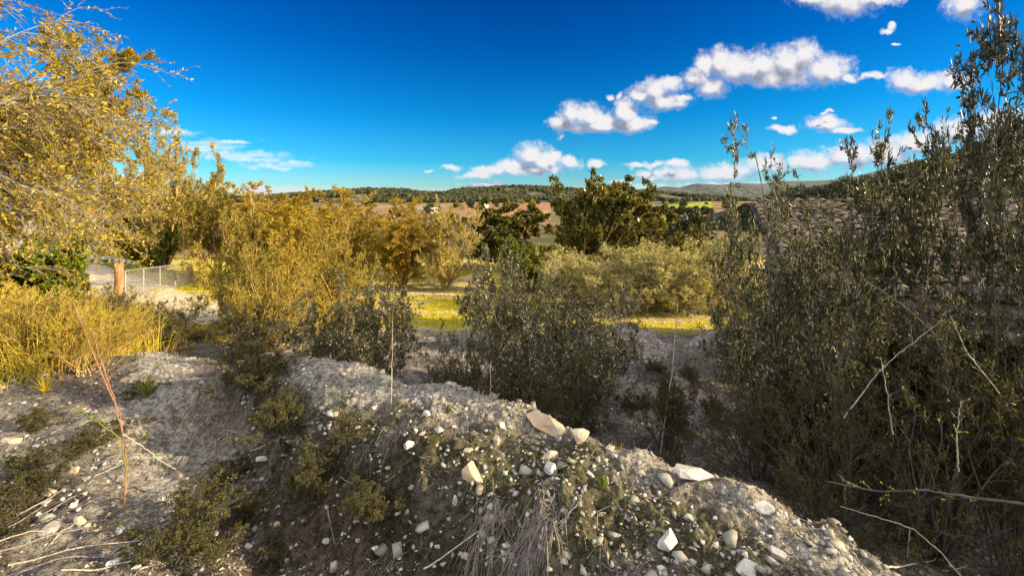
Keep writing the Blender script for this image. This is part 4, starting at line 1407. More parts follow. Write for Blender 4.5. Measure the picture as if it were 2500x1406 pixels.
rock('rock', 28, 20, 735, (0.42, 0.3, 0.22), M['stone'], 'large sunlit white boulder at the left edge in the yellow grass', 0.2)
rock('rock', 29, 180, 1155, (0.045, 0.03, 0.03), M['stone_warm'], 'cream stone above the sticks at left', 0.3)
rock('rock', 30, 2180, 1190, (0.05, 0.04, 0.03), M['stone_grey'], 'grey stone in the thicket at lower right', 0.3)
rock('rock', 31, 1945, 1140, (0.07, 0.05, 0.04), M['stone'], 'pale stone in the scrub behind the gully', 0.3)
rock('rock', 32, 2440, 1240, (0.16, 0.08, 0.06), M['stone_grey'], 'dark grey stone block at the right edge under the scrub', 0.3)

rng = np.random.default_rng(900)
protos = [rock_mesh('small_stone', 700 + i, (0.03, 0.022, 0.018), [M['stone'], M['stone_grey'], M['stone_warm'], M['stone']][i % 4]) for i in range(12)]
ZONES = [('small stones on the bank', 40, (780, 1950), (980, 1400)), ('small stones at the left', 46, (0, 720), (980, 1400)),
         ('small stones on the crest', 16, (700, 1650), (860, 1060)), ('small stones in the gully', 16, (1480, 1800), (830, 1010)),
         ('small stones at lower right', 16, (2150, 2500), (1220, 1400))]
MARKS = [(1335, 1045, 'long orange-stained crest rock'), (1352, 1150, 'grey-white block under the split rock'), (1690, 1165, 'flat pale slab'), (1165, 1165, 'yellow crusted lump'),
         (1112, 1235, 'upright white stone by the roots'), (1625, 1330, 'white angular stone'), (1870, 1250, 'flattish stone by the dark gully'), (998, 1095, 'pointed white stone'),
         (955, 1000, 'foot of the tall straight stalk'), (335, 1290, 'smooth grey stone'), (118, 1300, 'rounded purplish stone'), (445, 1125, 'reddish stone on the pale slab'),
         (640, 1130, 'end of the thin white stick'), (795, 1330, 'white stone in the rut'), (30, 1080, 'ochre stone at the left edge'), (1612, 1110, 'foot of the leaning stalk'),
         (1630, 940, 'black-shaded gully bush'), (2440, 1240, 'grey block at the right edge'), (2210, 1400, 'pale stalk at bottom right'), (500, 985, 'shoot standing in the rut'),
         (272, 1385, 'long white stone at bottom left'), (1197, 975, 'short straight stalk'), (1330, 1250, 'large root bundle'), (700, 865, 'dark root tangle')]
items = []
for gp, n, (xa, xb), (ya, yb) in ZONES:
    for i in range(n):
        px, py = rng.uniform(xa, xb), rng.uniform(ya, yb)
        x, y, z, t = ground_hit(px, py)
        s = rng.uniform(0.45, 1.25) * (1.4 if t > 5 else 1)
        q = rng.integers(12)
        o = obj('small_stone', protos[q], None, (x, y, z + 0.001 * s))
        o.rotation_euler = (rng.uniform(-.4, .4), rng.uniform(-.4, .4), rng.uniform(0, 6.28))
        o.scale = (s, s, s)
        tag(o, 'x', 'stone', gp)
        items.append((o, px, py, 'small %s stone' % ['pale', 'grey', 'ochre', 'pale'][q % 4]))
place_labels(items, MARKS)


def pebbles(name, n, region, smin, smax, seed, mat, label, power=2.2, dens=None):
    rng = np.random.default_rng(seed)
    T = [stone_template(seed * 10 + i, 9, 0.7) for i in range(10)]
    pts = []
    r = np.sqrt(rng.uniform(region[0] ** 2, region[1] ** 2, n)); a = np.radians(rng.uniform(region[2], region[3], n))
    # nearer more
    r = region[0] + (region[1] - region[0]) * rng.uniform(0, 1, n) ** 1.25
    x, y = np.sin(a) * r, np.cos(a) * r
    if dens is not None:
        k = rng.random(n) < dens(x, y); x, y = x[k], y[k]
    z = H(x, y); n = len(x)
    s = smin + (smax - smin) * rng.random(n) ** power
    g = Geo()
    for i in range(10):
        V, F = T[i]; sel = slice(i, None, 10)
        xx, yy, zz, ss = x[sel], y[sel], z[sel], s[sel]
        m = len(xx); an = rng.uniform(0, 6.28, m); c, s_ = np.cos(an), np.sin(an)
        st = rng.uniform(0.6, 1.5, m)[:, None]
        vx = V[None, :, 0] * st * c[:, None] - V[None, :, 1] * s_[:, None]; vy = V[None, :, 0] * st * s_[:, None] + V[None, :, 1] * c[:, None]
        W = np.stack([vx, vy, np.broadcast_to(V[None, :, 2], vx.shape)], -1) * ss[:, None, None] + np.stack([xx, yy, zz + ss * 0.25], -1)[:, None]
        g.add(W, (F[None] + (np.arange(m) * len(V))[:, None, None]).reshape(-1, 3))
    o = obj(name, g.mesh(name, mat), kind='stuff')
    return tag(o, label, 'gravel')


def pdens(x, y):
    return 0.35 + 0.65 * sstep(-0.1, 0.12, fbm(x * 2.0, y * 2.0, 77, 3))


pebbles('gravel', 34000, (0.9, 8.5, -62, 62), 0.0035, 0.022, 3, M['pebble'], 'loose pale gravel and pebbles strewn over the bank and path', 2.6, pdens)
pebbles('gravel', 5000, (8, 24, -50, 30), 0.02, 0.06, 4, M['pebble'], 'loose stones on the sunny strip and track', 2.6, pdens)

def cdens(x, y):
    s, u = seg_dist(x, y, CREST)
    return np.clip(0.10 + 0.9 * np.exp(-((s - 0.1) / 0.3) ** 2) + 0.6 * np.exp(-((s + 0.7) / 0.25) ** 2), 0, 1) * sstep(-0.08, 0.1, fbm(x * 3.0, y * 3.0, 78, 3))


M['clod'] = stone_mat('earth_clods', (0.16, 0.145, 0.115), (0.36, 0.335, 0.29), sfac=0.1, moss=0.4)
pebbles('earth_clods', 7000, (1.0, 7.5, -62, 62), 0.010, 0.055, 9, M['clod'], 'crumbled clods of dry earth along the bank', 2.0, cdens)
# stones of the tumbled dry wall beyond the gate
g = Geo(); rng = np.random.default_rng(5)
T = [stone_template(50 + i, 14, 0.75) for i in range(6)]
e0 = None
for i in range(150):
    t = rng.random()
    Y = 31 + rng.normal(0, 0.5); px = 165 + t * 155
    x = at(px, Y, -5); z = float(H(x, Y)) + rng.uniform(0.0, 0.45) * (1 - abs(t - 0.3)) + 0.45 * (1 - t)
    V, F = T[rng.integers(6)]
    g.add(V * rng.uniform(0.12, 0.28) + np.array([x, Y, z]), F)
o = obj('dry_stone_wall', g.mesh('dry_stone_wall', M['stone']))
tag(o, 'tumbled dry stone wall of pale boulders on the meadow beyond the gate', 'wall')


# ------------------------------------------------------------------ grasses
def blades(name, X, Y, hmin, hmax, w, lean, seed, mat, label, per=1, spread=0.0, droop=0.3, cat='grass', kind='stuff', z=None):
    rng = np.random.default_rng(seed)
    X = np.repeat(X, per) + rng.normal(0, spread + 1e-6, len(X) * per); Y = np.repeat(Y, per) + rng.normal(0, spread + 1e-6, len(Y) * per)
    n = len(X)
    Z = H(X, Y)
    P = np.stack([X, Y, Z - 0.01], 1)
    az = rng.uniform(0, 6.28, n); le = np.abs(rng.normal(0, lean, n))
    D = np.stack([np.sin(le) * np.cos(az), np.sin(le) * np.sin(az), np.cos(le)], 1)
    L = rng.uniform(hmin, hmax, n)
    pts, dirs = grow(rng, P, D, L, 4, 0.10, (0, 0, -droop * 0.12))
    S = norm(np.cross(dirs, rng.standard_normal((n, 1, 3))))
    ww = (w * rng.uniform(0.6, 1.3, n))[:, None, None] * np.array([1, 0.9, 0.75, 0.5, 0.06])[None, :, None]
    V = np.stack([pts - S * ww, pts + S * ww], 2).reshape(-1, 3)
    b = (np.arange(n)[:, None] * 10 + np.arange(4)[None] * 2)
    F = np.stack([b, b + 1, b + 3, b + 2], -1).reshape(-1, 4)
    o = obj(name, mesh_of(name, V, [F], mat), kind=kind)
    return tag(o, label, cat)


rng = np.random.default_rng(33)
n = 1500
X = rng.normal(-6.4, 1.2, n); Y = rng.normal(5.0, 0.8, n)
k_ = (rng.random(n) < 0.6) & (X < -4.7 - 0.25 * (Y - 4)) & (Y > 3.9 + 0.3 * np.sin(X * 3)) & (X > -10)
blades('tall_grass', X[k_], Y[k_], 0.2, 0.8, 0.0035, 0.45, 1, M['grass_y'], 'tall yellow grass and broom thicket glowing in the sun at the left', per=13, spread=0.09, droop=0.6)
for i, (x, y, h, w, lb) in enumerate([
    (-4.55, 4.35, 0.62, 0.9, 'yellow broom clump nearest the red stem, at the right end of the sunlit thicket'),
    (-5.1, 4.5, 0.75, 1.1, 'golden broom clump next to the right end of the sunlit thicket'),
    (-6.4, 4.9, 0.85, 1.2, 'golden broom clump below the big boulder at the left'),
    (-5.7, 5.5, 0.8, 1.1, 'straw-tipped broom clump at the back of the sunlit thicket'),
    (-7.2, 5.8, 0.85, 1.2, 'broom clump behind the thicket at the left edge'),
    (-5.1, 5.1, 0.6, 0.9, 'green-yellow broom clump inside the sunlit thicket'),
    (-6.9, 4.2, 0.55, 1.0, 'low broom clump cut by the left edge of the picture')]):
    pr = BRM[i % 2]
    put_plant('broom_clump', pr, (x, y, float(H(x, y))), i * 1.3, w / 2 / pr[3], h / pr[2], lb, 'shrub', 'sunlit broom clumps')
# meadow cover on the sunny strip
n = 9000
X = rng.uniform(-16, 12, n); Y = rng.uniform(10, 30, n)
k_ = fbm(X * 0.5, Y * 1.6, 33, 4) > -0.02
blades('meadow_grass', X[k_], Y[k_], 0.05, 0.2, 0.010, 0.6, 2, M['grass_lit'], 'short yellow-green grass on the sunny strip behind the bank', per=5, spread=0.15)
# sparse short grass over the foreground
n = 900
X = rng.uniform(-5, 5, n); Y = rng.uniform(1.0, 7, n)
s_, u_ = seg_dist(X, Y, CREST)
k_ = (fbm(X * 1.1, Y * 1.1, 31, 4) > -0.04) | ((s_ > -0.9) & (s_ < -0.2))
blades('short_grass', X[k_], Y[k_], 0.015, 0.07, 0.0016, 0.6, 3, M['grass_g'], 'sparse short grass and moss on the shaded bank and path', per=18, spread=0.03)


def tuft(px, py, h, n, label, seed, mat='grass_g', w=0.003):
    x, y, z, t = ground_hit(px, py)
    rng = np.random.default_rng(seed)
    az = rng.uniform(0, 6.28, n); le = np.abs(rng.normal(0.1, 0.4, n))
    D = np.stack([np.sin(le) * np.cos(az), np.sin(le) * np.sin(az), np.cos(le)], 1)
    pts, dirs = grow(rng, np.zeros((n, 3)) + rng.normal(0, 0.006, (n, 3)), D, h * rng.uniform(0.5, 1, n), 4, 0.06, (0, 0, -0.05))
    S = norm(np.cross(dirs, rng.standard_normal((n, 1, 3))))
    ww = w * np.array([1, 1, 0.8, 0.5, 0.05])[None, :, None]
    V = np.stack([pts - S * ww, pts + S * ww], 2).reshape(-1, 3)
    b = (np.arange(n)[:, None] * 10 + np.arange(4)[None] * 2)
    F = np.stack([b, b + 1, b + 3, b + 2], -1).reshape(-1, 4)
    tag(obj('grass_tuft', mesh_of('grass_tuft', V, [F], M[mat]), None, (x, y, z - 0.005)), label, 'grass tuft')


for i, (px, py, h, n, lb, mt) in enumerate([
    (1472, 1195, 0.10, 26, 'spiky green tuft on the right part of the bank', 'grass_g'),
    (640, 808, 0.16, 22, 'spiky tuft on the left end of the bank crest', 'grass_g'),
    (1095, 1010, 0.09, 18, 'small dark tuft below the crest beside the thin roots', 'grass_g'),
    (360, 968, 0.22, 90, 'grey-green feathery tuft on the path edge below the yellow grass', 'grass_g'),
    (435, 1035, 0.09, 14, 'dark little tuft on the pale slab', 'grass_g'),
    (782, 925, 0.07, 14, 'thin tuft on the crest behind the dark roots', 'grass_g'),
    (350, 1075, 0.11, 8, 'narrow dark blades left of the pale slab', 'grass_g'),
    (515, 1160, 0.10, 18, 'dark tuft at the right edge of the pale slab', 'grass_g'),
    (1480, 1020, 0.08, 16, 'olive tuft on the crest beyond the ochre rocks', 'grass_g'),
    (820, 1010, 0.06, 14, 'tiny tuft on the bank face left', 'grass_g'),
    (110, 960, 0.20, 80, 'pale grey-green tuft at the foot of the yellow grass', 'grass_y'),
    (300, 1225, 0.06, 14, 'dark small tuft at the foot of the red stem', 'grass_g')]):
    tuft(px, py, h, n, lb, 40 + i, mt)

# low green plants of the foreground
LOW = [proto('scrub', 511, h=0.34, r0=0.003, leaf=0.013, rmin=0.0009, mat=M['scrub'], stems=12, lean=0.7), proto('scrub', 512, h=0.3, r0=0.003, leaf=0.013, rmin=0.0009, mat=M['scrub'], bark=M['bark_dark'], stems=9, lean=0.9)]


def low(px, py, hm, wm, pr, label, rz=0.0, group='low plants in the foreground'):
    x, y, z, t = ground_hit(px, py)
    put_plant('low_plant', pr, (x, y, z), rz, wm / 2 / pr[3], hm / pr[2], label, 'plant', group)


low(470, 1330, 0.26, 0.62, LOW[0], 'low dark green plant with thorny shoots at the bottom left of centre')
low(590, 1290, 0.22, 0.42, LOW[1], 'low green plant right of the dark thorny one', 1.2)
low(400, 1400, 0.2, 0.4, LOW[1], 'grassy low plant at the bottom edge below the red stem', 2.0)
low(680, 1370, 0.12, 0.3, LOW[0], 'small creeping plant in the rut at the bottom', 2.6)
low(250, 1080, 0.16, 0.42, LOW[0], 'low dark plant among pebbles left of the pale slab', 1.5)
low(30, 1270, 0.2, 0.5, LOW[0], 'low plant at the left edge above the sticks', 2.5)
low(760, 1230, 0.16, 0.5, LOW[0], 'low plant at the foot of the bank beside the rut', 0.2)
low(570, 1180, 0.16, 0.4, LOW[0], 'low plant at the right edge of the pale slab', 1.7)
low(600, 960, 0.2, 0.5, LOW[0], 'dark low plant where the bank flank meets the rut', 0.5)
low(1560, 1000, 0.16, 0.5, LOW[0], 'low dry plant in the gully behind the crest', 0.9)
low(1750, 1020, 0.2, 0.5, LOW[0], 'dark low plant at the right side of the gully', 1.9)
low(1600, 900, 0.14, 0.4, LOW[0], 'small dry plant on the pale gully floor', 2.9)
low(610, 900, 0.2, 0.5, LOW[0], 'dark growth at the top of the bank flank', 0.1)
low(690, 1060, 0.2, 0.5, LOW[0], 'dark twiggy growth on the flank above the rut', 0.7)
low(800, 1160, 0.18, 0.45, LOW[0], 'dark growth on the low cliff of the bank', 1.9)
low(900, 1240, 0.14, 0.4, LOW[0], 'small dark growth at the bottom of the low cliff', 2.9)
low(60, 1180, 0.16, 0.5, LOW[0], 'low grey-green plant at the left edge', 0.3)
low(170, 1120, 0.12, 0.4, LOW[1], 'small yellowish plant among stones at left', 0.8)
low(100, 1040, 0.14, 0.4, LOW[0], 'low plant between the ochre stone and the yellow grass', 3.1)
low(660, 930, 0.22, 0.6, LOW[0], 'mossy low growth on the left flank of the bank', 1.9)
low(720, 1010, 0.2, 0.5, LOW[1], 'green creeping growth down the bank flank', 2.8)
low(830, 1090, 0.14, 0.4, LOW[1], 'mossy plant patch low on the bank face', 0.4)
low(350, 965, 0.12, 0.3, LOW[0], 'dark little plant beside the feathery tuft', 1.4)
low(2290, 1350, 0.2, 0.5, LOW[0], 'low plant on the bare ground at the lower right', 1.1)
low(480, 830, 0.2, 0.7, LOW[0], 'dark low plant on the shaded path far left', 0.6)
low(1690, 930, 0.18, 0.4, LOW[0], 'low dry plant in the stony gully', 2.2)


# ------------------------------------------------------------------ single stalks, stems and sticks
def path3(pts_px, Y0, Y1, r0, r1, name, mat, label, cat='stalk', jit=0.0015, leaves=0, seed=1, side=0, thorn=False):
    """a stem whose photo course is pts_px, from distance Y0 at its foot to Y1 at its tip"""
    rng = np.random.default_rng(seed)
    n = len(pts_px)
    pts = []
    for i, (a, b) in enumerate(pts_px):
        Y = Y0 + (Y1 - Y0) * i / (n - 1)
        z = ztop(b, Y); pts.append((at(a, Y, z), Y, z))
    pts = np.array(pts)
    t = np.linspace(0, 1, 26); tt = np.linspace(0, 1, n)
    P = np.stack([np.interp(t, tt, pts[:, i]) for i in range(3)], 1)
    P[1:-1] += rng.normal(0, jit, (24, 3))
    o0 = P[0].copy(); P = P - o0
    g = Geo(); g.add(*tubes(P[None], np.array([r0]), np.array([r1]), 6))
    e = tag(empty(name, o0), label, cat)
    if side:
        d = np.gradient(P, axis=0)[None]
        Pc, Dc, Lc, _, _ = children(rng, P[None], norm(d), np.array([np.linalg.norm(P[-1])]), side, 0.15, 0.98, 0.8, 0.16, 0.3)
        p2, d2 = grow(rng, Pc, Dc, Lc, 4, 0.15, (0, 0, 0.05))
        rr = np.full(len(Pc), r0 * 0.35); g.add(*tubes(p2, rr, rr * 0.4, 4))
    obj('stem', g.mesh('stem', mat, True), e)
    if leaves:
        if side:
            q, dq, _, _, _ = children(rng, p2, d2, Lc, leaves, 0.1, 1, 0.8, 1)
        else:
            q, dq, _, _, _ = children(rng, P[None], norm(np.gradient(P, axis=0)[None]), np.array([1.0]), leaves, 0.3, 1, 0.9, 1)
        Ln = rng.uniform(0.008, 0.018, len(q))
        V, F = leafgeo(rng, q, dq, Ln, Ln * 0.5)
        obj('leaves', mesh_of('leaves', V, [F], M['sprout']), e)
    return e


def foot(px, py):
    return ground_hit(px, py)[1]


Yf = foot(955, 1000)
path3([(955, 1000), (957, 900), (958, 800), (962, 690)], Yf, Yf * 0.98, 0.0034, 0.0018, 'dry_stalk', M['stalk'], 'tall thin straight dry stalk on the bank left of centre')
Yf = foot(1612, 1110)
path3([(1612, 1110), (1630, 980), (1642, 900), (1648, 820), (1655, 735)], Yf, Yf, 0.007, 0.003, 'dry_stalk', M['stalk'], 'tall slightly leaning dry stalk right of the ochre rocks', side=4)
Yf = foot(1197, 975)
path3([(1197, 975), (1198, 940), (1197, 890)], Yf, Yf, 0.003, 0.002, 'dry_stalk', M['stalk'], 'short dark straight stalk on the crest near the centre')
Yf = foot(302, 1255)
path3([(302, 1255), (308, 1180), (306, 1100), (290, 1000), (255, 930), (215, 830), (180, 740)], Yf, Yf + 0.25, 0.0055, 0.0022, 'woody_stem', M['stalk_red'], 'tall reddish woody stem rising at the left in front of the yellow grass', 'stem', side=9, leaves=5)
path3([(312, 1140), (300, 1060), (275, 960), (240, 860), (225, 800)], Yf, Yf + 0.2, 0.0042, 0.002, 'woody_stem', M['stalk_red'], 'paler stem leaning beside the tall reddish one', 'stem', side=5)
path3([(312, 1170), (295, 1070), (240, 1030), (180, 990)], Yf, Yf - 0.1, 0.0035, 0.0016, 'leafy_shoot', M['sprout'], 'thin yellow-green leafy shoot reaching left from the reddish stem', 'shoot', side=8, leaves=7)
path3([(300, 1060), (350, 1090), (400, 1130), (430, 1145)], Yf, Yf + 0.15, 0.003, 0.0016, 'leafy_shoot', M['stalk'], 'thin twig reaching right from the reddish stem', 'shoot', side=4, leaves=3)
Yf = foot(455, 1230)
path3([(455, 1225), (440, 1180), (428, 1145), (450, 1110), (480, 1050), (492, 1030)], Yf, Yf + 0.05, 0.0055, 0.0028, 'forked_twig', M['bark_dark'], 'dark bent bare twig standing before the pale slab', 'twig', side=2)
Yf = foot(508, 985)
path3([(508, 985), (525, 940), (545, 885)], Yf, Yf, 0.003, 0.0018, 'leafy_shoot', M['sprout'], 'thin yellow-green shoot standing in the rut', 'shoot', side=6, leaves=5)
Yf = foot(610, 1090)
path3([(610, 1090), (620, 1050), (630, 1025)], Yf, Yf, 0.0025, 0.0015, 'leafy_shoot', M['sprout'], 'short orange-yellow shoot at the foot of the bank', 'shoot', leaves=10)
Yf = foot(395, 900)
path3([(420, 920), (410, 880), (405, 850)], foot(420, 920), foot(420, 920), 0.003, 0.0015, 'dry_stalk', M['stalk'], 'small forked dry stalk on the path below the gate', side=3)
Yf = foot(2210, 1400)
path3([(2205, 1400), (2215, 1350), (2222, 1290)], foot(2205, 1400), foot(2205, 1400), 0.004, 0.0025, 'dry_stalk', M['stalk'], 'pale upright stalk at the bottom right', side=3)
path3([(2050, 1235), (2100, 1250), (2170, 1270), (2230, 1290), (2300, 1350), (2350, 1410)], 2.3, 2.0, 0.0016, 0.0028, 'bare_twig', M['stalk'], 'pale bare twig arching over the bottom right corner', 'twig', side=5)
path3([(2500, 1230), (2380, 1215), (2250, 1195), (2150, 1200), (2020, 1175)], 1.7, 2.1, 0.006, 0.0025, 'fallen_branch', M['bark_dark'], 'long horizontal branch crossing the thicket at lower right', 'branch', side=12, leaves=4)
for i, (pp, a, b, r0, lb) in enumerate([
    ([(2060, 1020), (2150, 900), (2250, 820), (2300, 780)], 2.5, 2.6, 0.0036, 'pale cane leaning across the dark doorway, lower one'),
    ([(2440, 960), (2360, 860), (2320, 770)], 2.2, 2.2, 0.0036, 'white bare cane before the dark hut doorway'),
    ([(2180, 1060), (2165, 960), (2150, 870)], 2.3, 2.3, 0.0036, 'knobbly upright stem in the thicket'),
    ([(2340, 1150), (2335, 1060), (2345, 980)], 2.0, 2.0, 0.0036, 'upright stem at the right of the thicket'),
    ([(2440, 920), (2300, 830), (2200, 740), (2120, 690)], 2.4, 2.5, 0.0036, 'long thin cane slanting over the hut wall')]):
    path3(pp, a, b, r0, r0 * 0.4, 'cane', M['bark_pale'], lb, 'cane', side=7, leaves=3, seed=20 + i)


def stick(p0, p1, r, label, mat='root', seed=0, lift=0.012):
    r = r * 0.85
    rng = np.random.default_rng(seed + 300)
    a = ground_hit(*p0); b = ground_hit(*p1)
    t = np.linspace(0, 1, 22)
    x = a[0] + (b[0] - a[0]) * t + np.cumsum(rng.normal(0, 0.0010, 22)); y = a[1] + (b[1] - a[1]) * t + np.cumsum(rng.normal(0, 0.0010, 22))
    z = np.maximum(H(x, y), a[2] + (b[2] - a[2]) * t - 0.01) + lift + r
    P = np.stack([x, y, z], 1)
    P[:, 2] = np.convolve(np.pad(P[:, 2], 2, 'edge'), np.ones(5) / 5, 'valid')
    o0 = P[0].copy()
    g = Geo(); g.add(*tubes((P - o0)[None], np.array([r]), np.array([r * 0.35]), 6))
    tag(obj('stick', g.mesh('stick', M[mat], True), None, o0), label, 'stick')


for i, (a, b, r, lb, mt) in enumerate([
    ((1035, 1404), (1200, 1285), 0.0055, 'long pale stick running up from the bottom edge to the hanging roots', 'stalk'),
    ((610, 1110), (790, 1020), 0.0045, 'thin whitish stick across the rut', 'stalk'),
    ((20, 1392), (340, 1330), 0.006, 'long straight pale stick at the bottom left', 'stalk'),
    ((60, 1402), (320, 1352), 0.006, 'brown stick just below the long pale one', 'root'),
    ((0, 1355), (240, 1290), 0.007, 'dark stick above the long pale one at the left', 'root'),
    ((40, 1265), (165, 1195), 0.008, 'dark thick stick left of the tan stone', 'root'),
    ((120, 1340), (180, 1285), 0.004, 'thin grey stick at lower left', 'stalk'),
    ((798, 1240), (818, 1345), 0.006, 'dark brown stick lying in the rut', 'root'),
    ((550, 1058), (680, 1085), 0.006, 'brown stick across the rut near the thin white one', 'root'),
    ((450, 930), (520, 965), 0.005, 'brown stick in the upper rut', 'root'),
    ((340, 1400), (460, 1375), 0.004, 'pale thin stick at the bottom under the low plants', 'stalk'),
    ((2150, 1405), (2290, 1372), 0.005, 'straw-coloured stick at the bottom right', 'stalk'),
    ((2300, 1400), (2360, 1385), 0.005, 'short light stick at the bottom right corner', 'stalk'),
    ((640, 1190), (700, 1130), 0.003, 'dark thin twig at the foot of the bank', 'root'),
    ((0, 1330), (130, 1300), 0.005, 'grey stick at the left edge above the long pale one', 'stalk'),
    ((150, 1400), (420, 1390), 0.005, 'pale stick along the bottom edge at the left', 'stalk'),
    ((200, 1310), (330, 1270), 0.004, 'thin pale stick beside the grey stone', 'stalk'),
    ((10, 1300), (110, 1240), 0.006, 'dark stick next to the rounded purplish stone', 'root'),
    ((90, 1270), (230, 1200), 0.005, 'dark slanting stick above the tan stone', 'root'),
    ((230, 1170), (310, 1130), 0.004, 'thin pale stick just left of the reddish stem', 'stalk'),
    ((880, 1000), (960, 1090), 0.003, 'thin root trailing down the bank below the crest', 'root'),
    ((1560, 1130), (1600, 1070), 0.003, 'short pale stick below the orange-tinted rock', 'stalk'),
    ((1480, 1110), (1580, 1180), 0.003, 'thin dark stick right of the split rock', 'root'),
    ((830, 1170), (900, 1225), 0.0035, 'curved thin root at the bottom of the bank face', 'root')]):
    stick(a, b, r, lb, mt, i)

# twig and leaf litter
rng = np.random.default_rng(12)
n = 9000
r = 0.9 + 6 * rng.random(n) ** 1.2; a = np.radians(rng.uniform(-60, 60, n))
x, y = np.sin(a) * r, np.cos(a) * r
s_, _ = seg_dist(x, y, CREST)
k_ = (rng.random(n) < np.where(s_ < -0.9, 0.9, np.where(s_ > 0.4, 0.9, 0.35)))
x, y = x[k_], y[k_]; n = len(x)
an = rng.normal(0.5, 0.9, n); L = 0.02 + 0.13 * rng.random(n) ** 2
pts = []
for t in np.linspace(0, 1, 4):
    xx = x + np.cos(an + 0.5 * t * rng.standard_normal(n)) * L * t; yy = y + np.sin(an) * L * t
    pts.append(np.stack([xx, yy, H(xx, yy) + 0.004 + 0.012 * rng.random(n)], 1))
P = np.stack(pts, 1)
rr = rng.uniform(0.0008, 0.0024, n)
tag(obj('twig_litter', Geo().add(*tubes(P, rr, rr * 0.6, 3)).mesh('twig_litter', M['root']), kind='stuff'), 'dry twigs and straw littering the path and gully', 'litter')
n = 7000
r = 0.9 + 6 * rng.random(n); a = np.radians(rng.uniform(-60, 60, n))
x, y = np.sin(a) * r, np.cos(a) * r
D = np.stack([rng.standard_normal(n), rng.standard_normal(n), rng.normal(0, 0.3, n)], 1)
Ln = rng.uniform(0.012, 0.035, n)
V, F = leafgeo(rng, np.stack([x, y, H(x, y) + 0.008], 1), D, Ln, Ln * 0.35)
tag(obj('leaf_litter', mesh_of('leaf_litter', V, [F], leaf_mat('dead_leaves', [(0.16, 0.11, 0.06), (0.26, 0.2, 0.12), (0.36, 0.3, 0.2), (0.1, 0.08, 0.05)], 0.1)), kind='stuff'), 'dead leaves littering the shaded ground', 'litter')


# hanging dead roots on the bank
def roots(px, py, n, L, spread, label, seed, dirx=(0, 0)):
    rng = np.random.default_rng(seed)
    x, y, z, t = ground_hit(px, py)
    P = np.array([x, y, z]) + np.stack([rng.normal(0, spread, n), rng.normal(0, spread * 0.4, n), np.zeros(n)], 1)
    ang = rng.normal(0, 0.5, n)
    # run down the slope
    e_ = 0.05
    gx = float(H(x + e_, y) - H(x - e_, y)); gy = float(H(x, y + e_) - H(x, y - e_))
    base = math.atan2(-0.56, -0.83 * 0.35)
    a = base + ang
    m = 12
    pts = np.empty((n, m, 3)); q = P.copy()
    Ls = L * rng.uniform(0.4, 1.0, n)
    off = rng.uniform(0.004, 0.035, n)
    for j in range(m):
        q[:, 2] = H(q[:, 0], q[:, 1]) + off * math.sin(math.pi * min(1, (j + 1) / (m * 0.7)))
        pts[:, j] = q
        a = a + rng.normal(0, 0.14, n)
        q = q + np.stack([np.cos(a), np.sin(a), 0 * a], 1) * (Ls / m)[:, None]
    o0 = pts[0, 0].copy()
    rr = rng.uniform(0.0012, 0.003, n)
    tag(obj('dead_roots', Geo().add(*tubes(pts - o0, rr, rr * 0.5, 4)).mesh('dead_roots', M['root'], True), None, o0), label, 'roots')


roots(1330, 1250, 110, 0.42, 0.07, 'large bundle of grey dead roots hanging down the bank at the bottom centre', 1)
roots(1210, 1240, 60, 0.32, 0.05, 'smaller bundle of dead roots left of the large one', 2)
roots(700, 865, 90, 0.5, 0.12, 'dark tangle of dead roots on the left flank of the bank', 3)
roots(1085, 1040, 30, 0.22, 0.05, 'thin pale roots spreading below the crest', 4)
roots(650, 930, 60, 0.4, 0.12, 'brown root tangle low on the left flank of the bank', 5)
roots(960, 1060, 24, 0.25, 0.05, 'few pale roots on the bank face below the tall stalk', 6)

# ------------------------------------------------------------------ the valley
def far_tree_mesh(seed, leafmat):
    rng = np.random.default_rng(seed)
    V, F = blob_template(seed, 2, 0.25)
    n = 900
    p = norm(rng.standard_normal((n, 3))) * rng.uniform(0.65, 1.05, (n, 1))
    p *= (1 + 0.3 * np.sin(p @ rng.standard_normal(3) * 4))[:, None]
    p[:, 2] = p[:, 2] * 0.85 + 1.05
    Vl, Fl = leafgeo(rng, p, p - np.array([0, 0, 0.8]) + 0.5 * rng.standard_normal((n, 3)), rng.uniform(0.18, 0.4, n), rng.uniform(0.14, 0.26, n))
    crown = mesh_of('crown', Vl, [Fl], leafmat)
    tr = Geo().add(*polyline_tube([(0, 0, -0.2), (0.03, 0, 0.5), (0, 0.02, 1.0)], 0.09, 6, 0.05)).mesh('trunk', M['bark'], True)
    return tr, crown


FT = [far_tree_mesh(70 + i, M['far_leaf'] if i != 2 else M['golden_green']) for i in range(4)]


def far_tree(x, y, s, i, label, cat, group, name='round_tree', squash=1.0):
    global last_far
    e = tag(empty(name, (x, y, float(H(x, y))), i * 1.7, (s, s, s * squash)), label, cat, group)
    tr, cr = FT[i % 4]
    obj('trunk', tr, e); obj('crown', cr, e)
    last_far = e


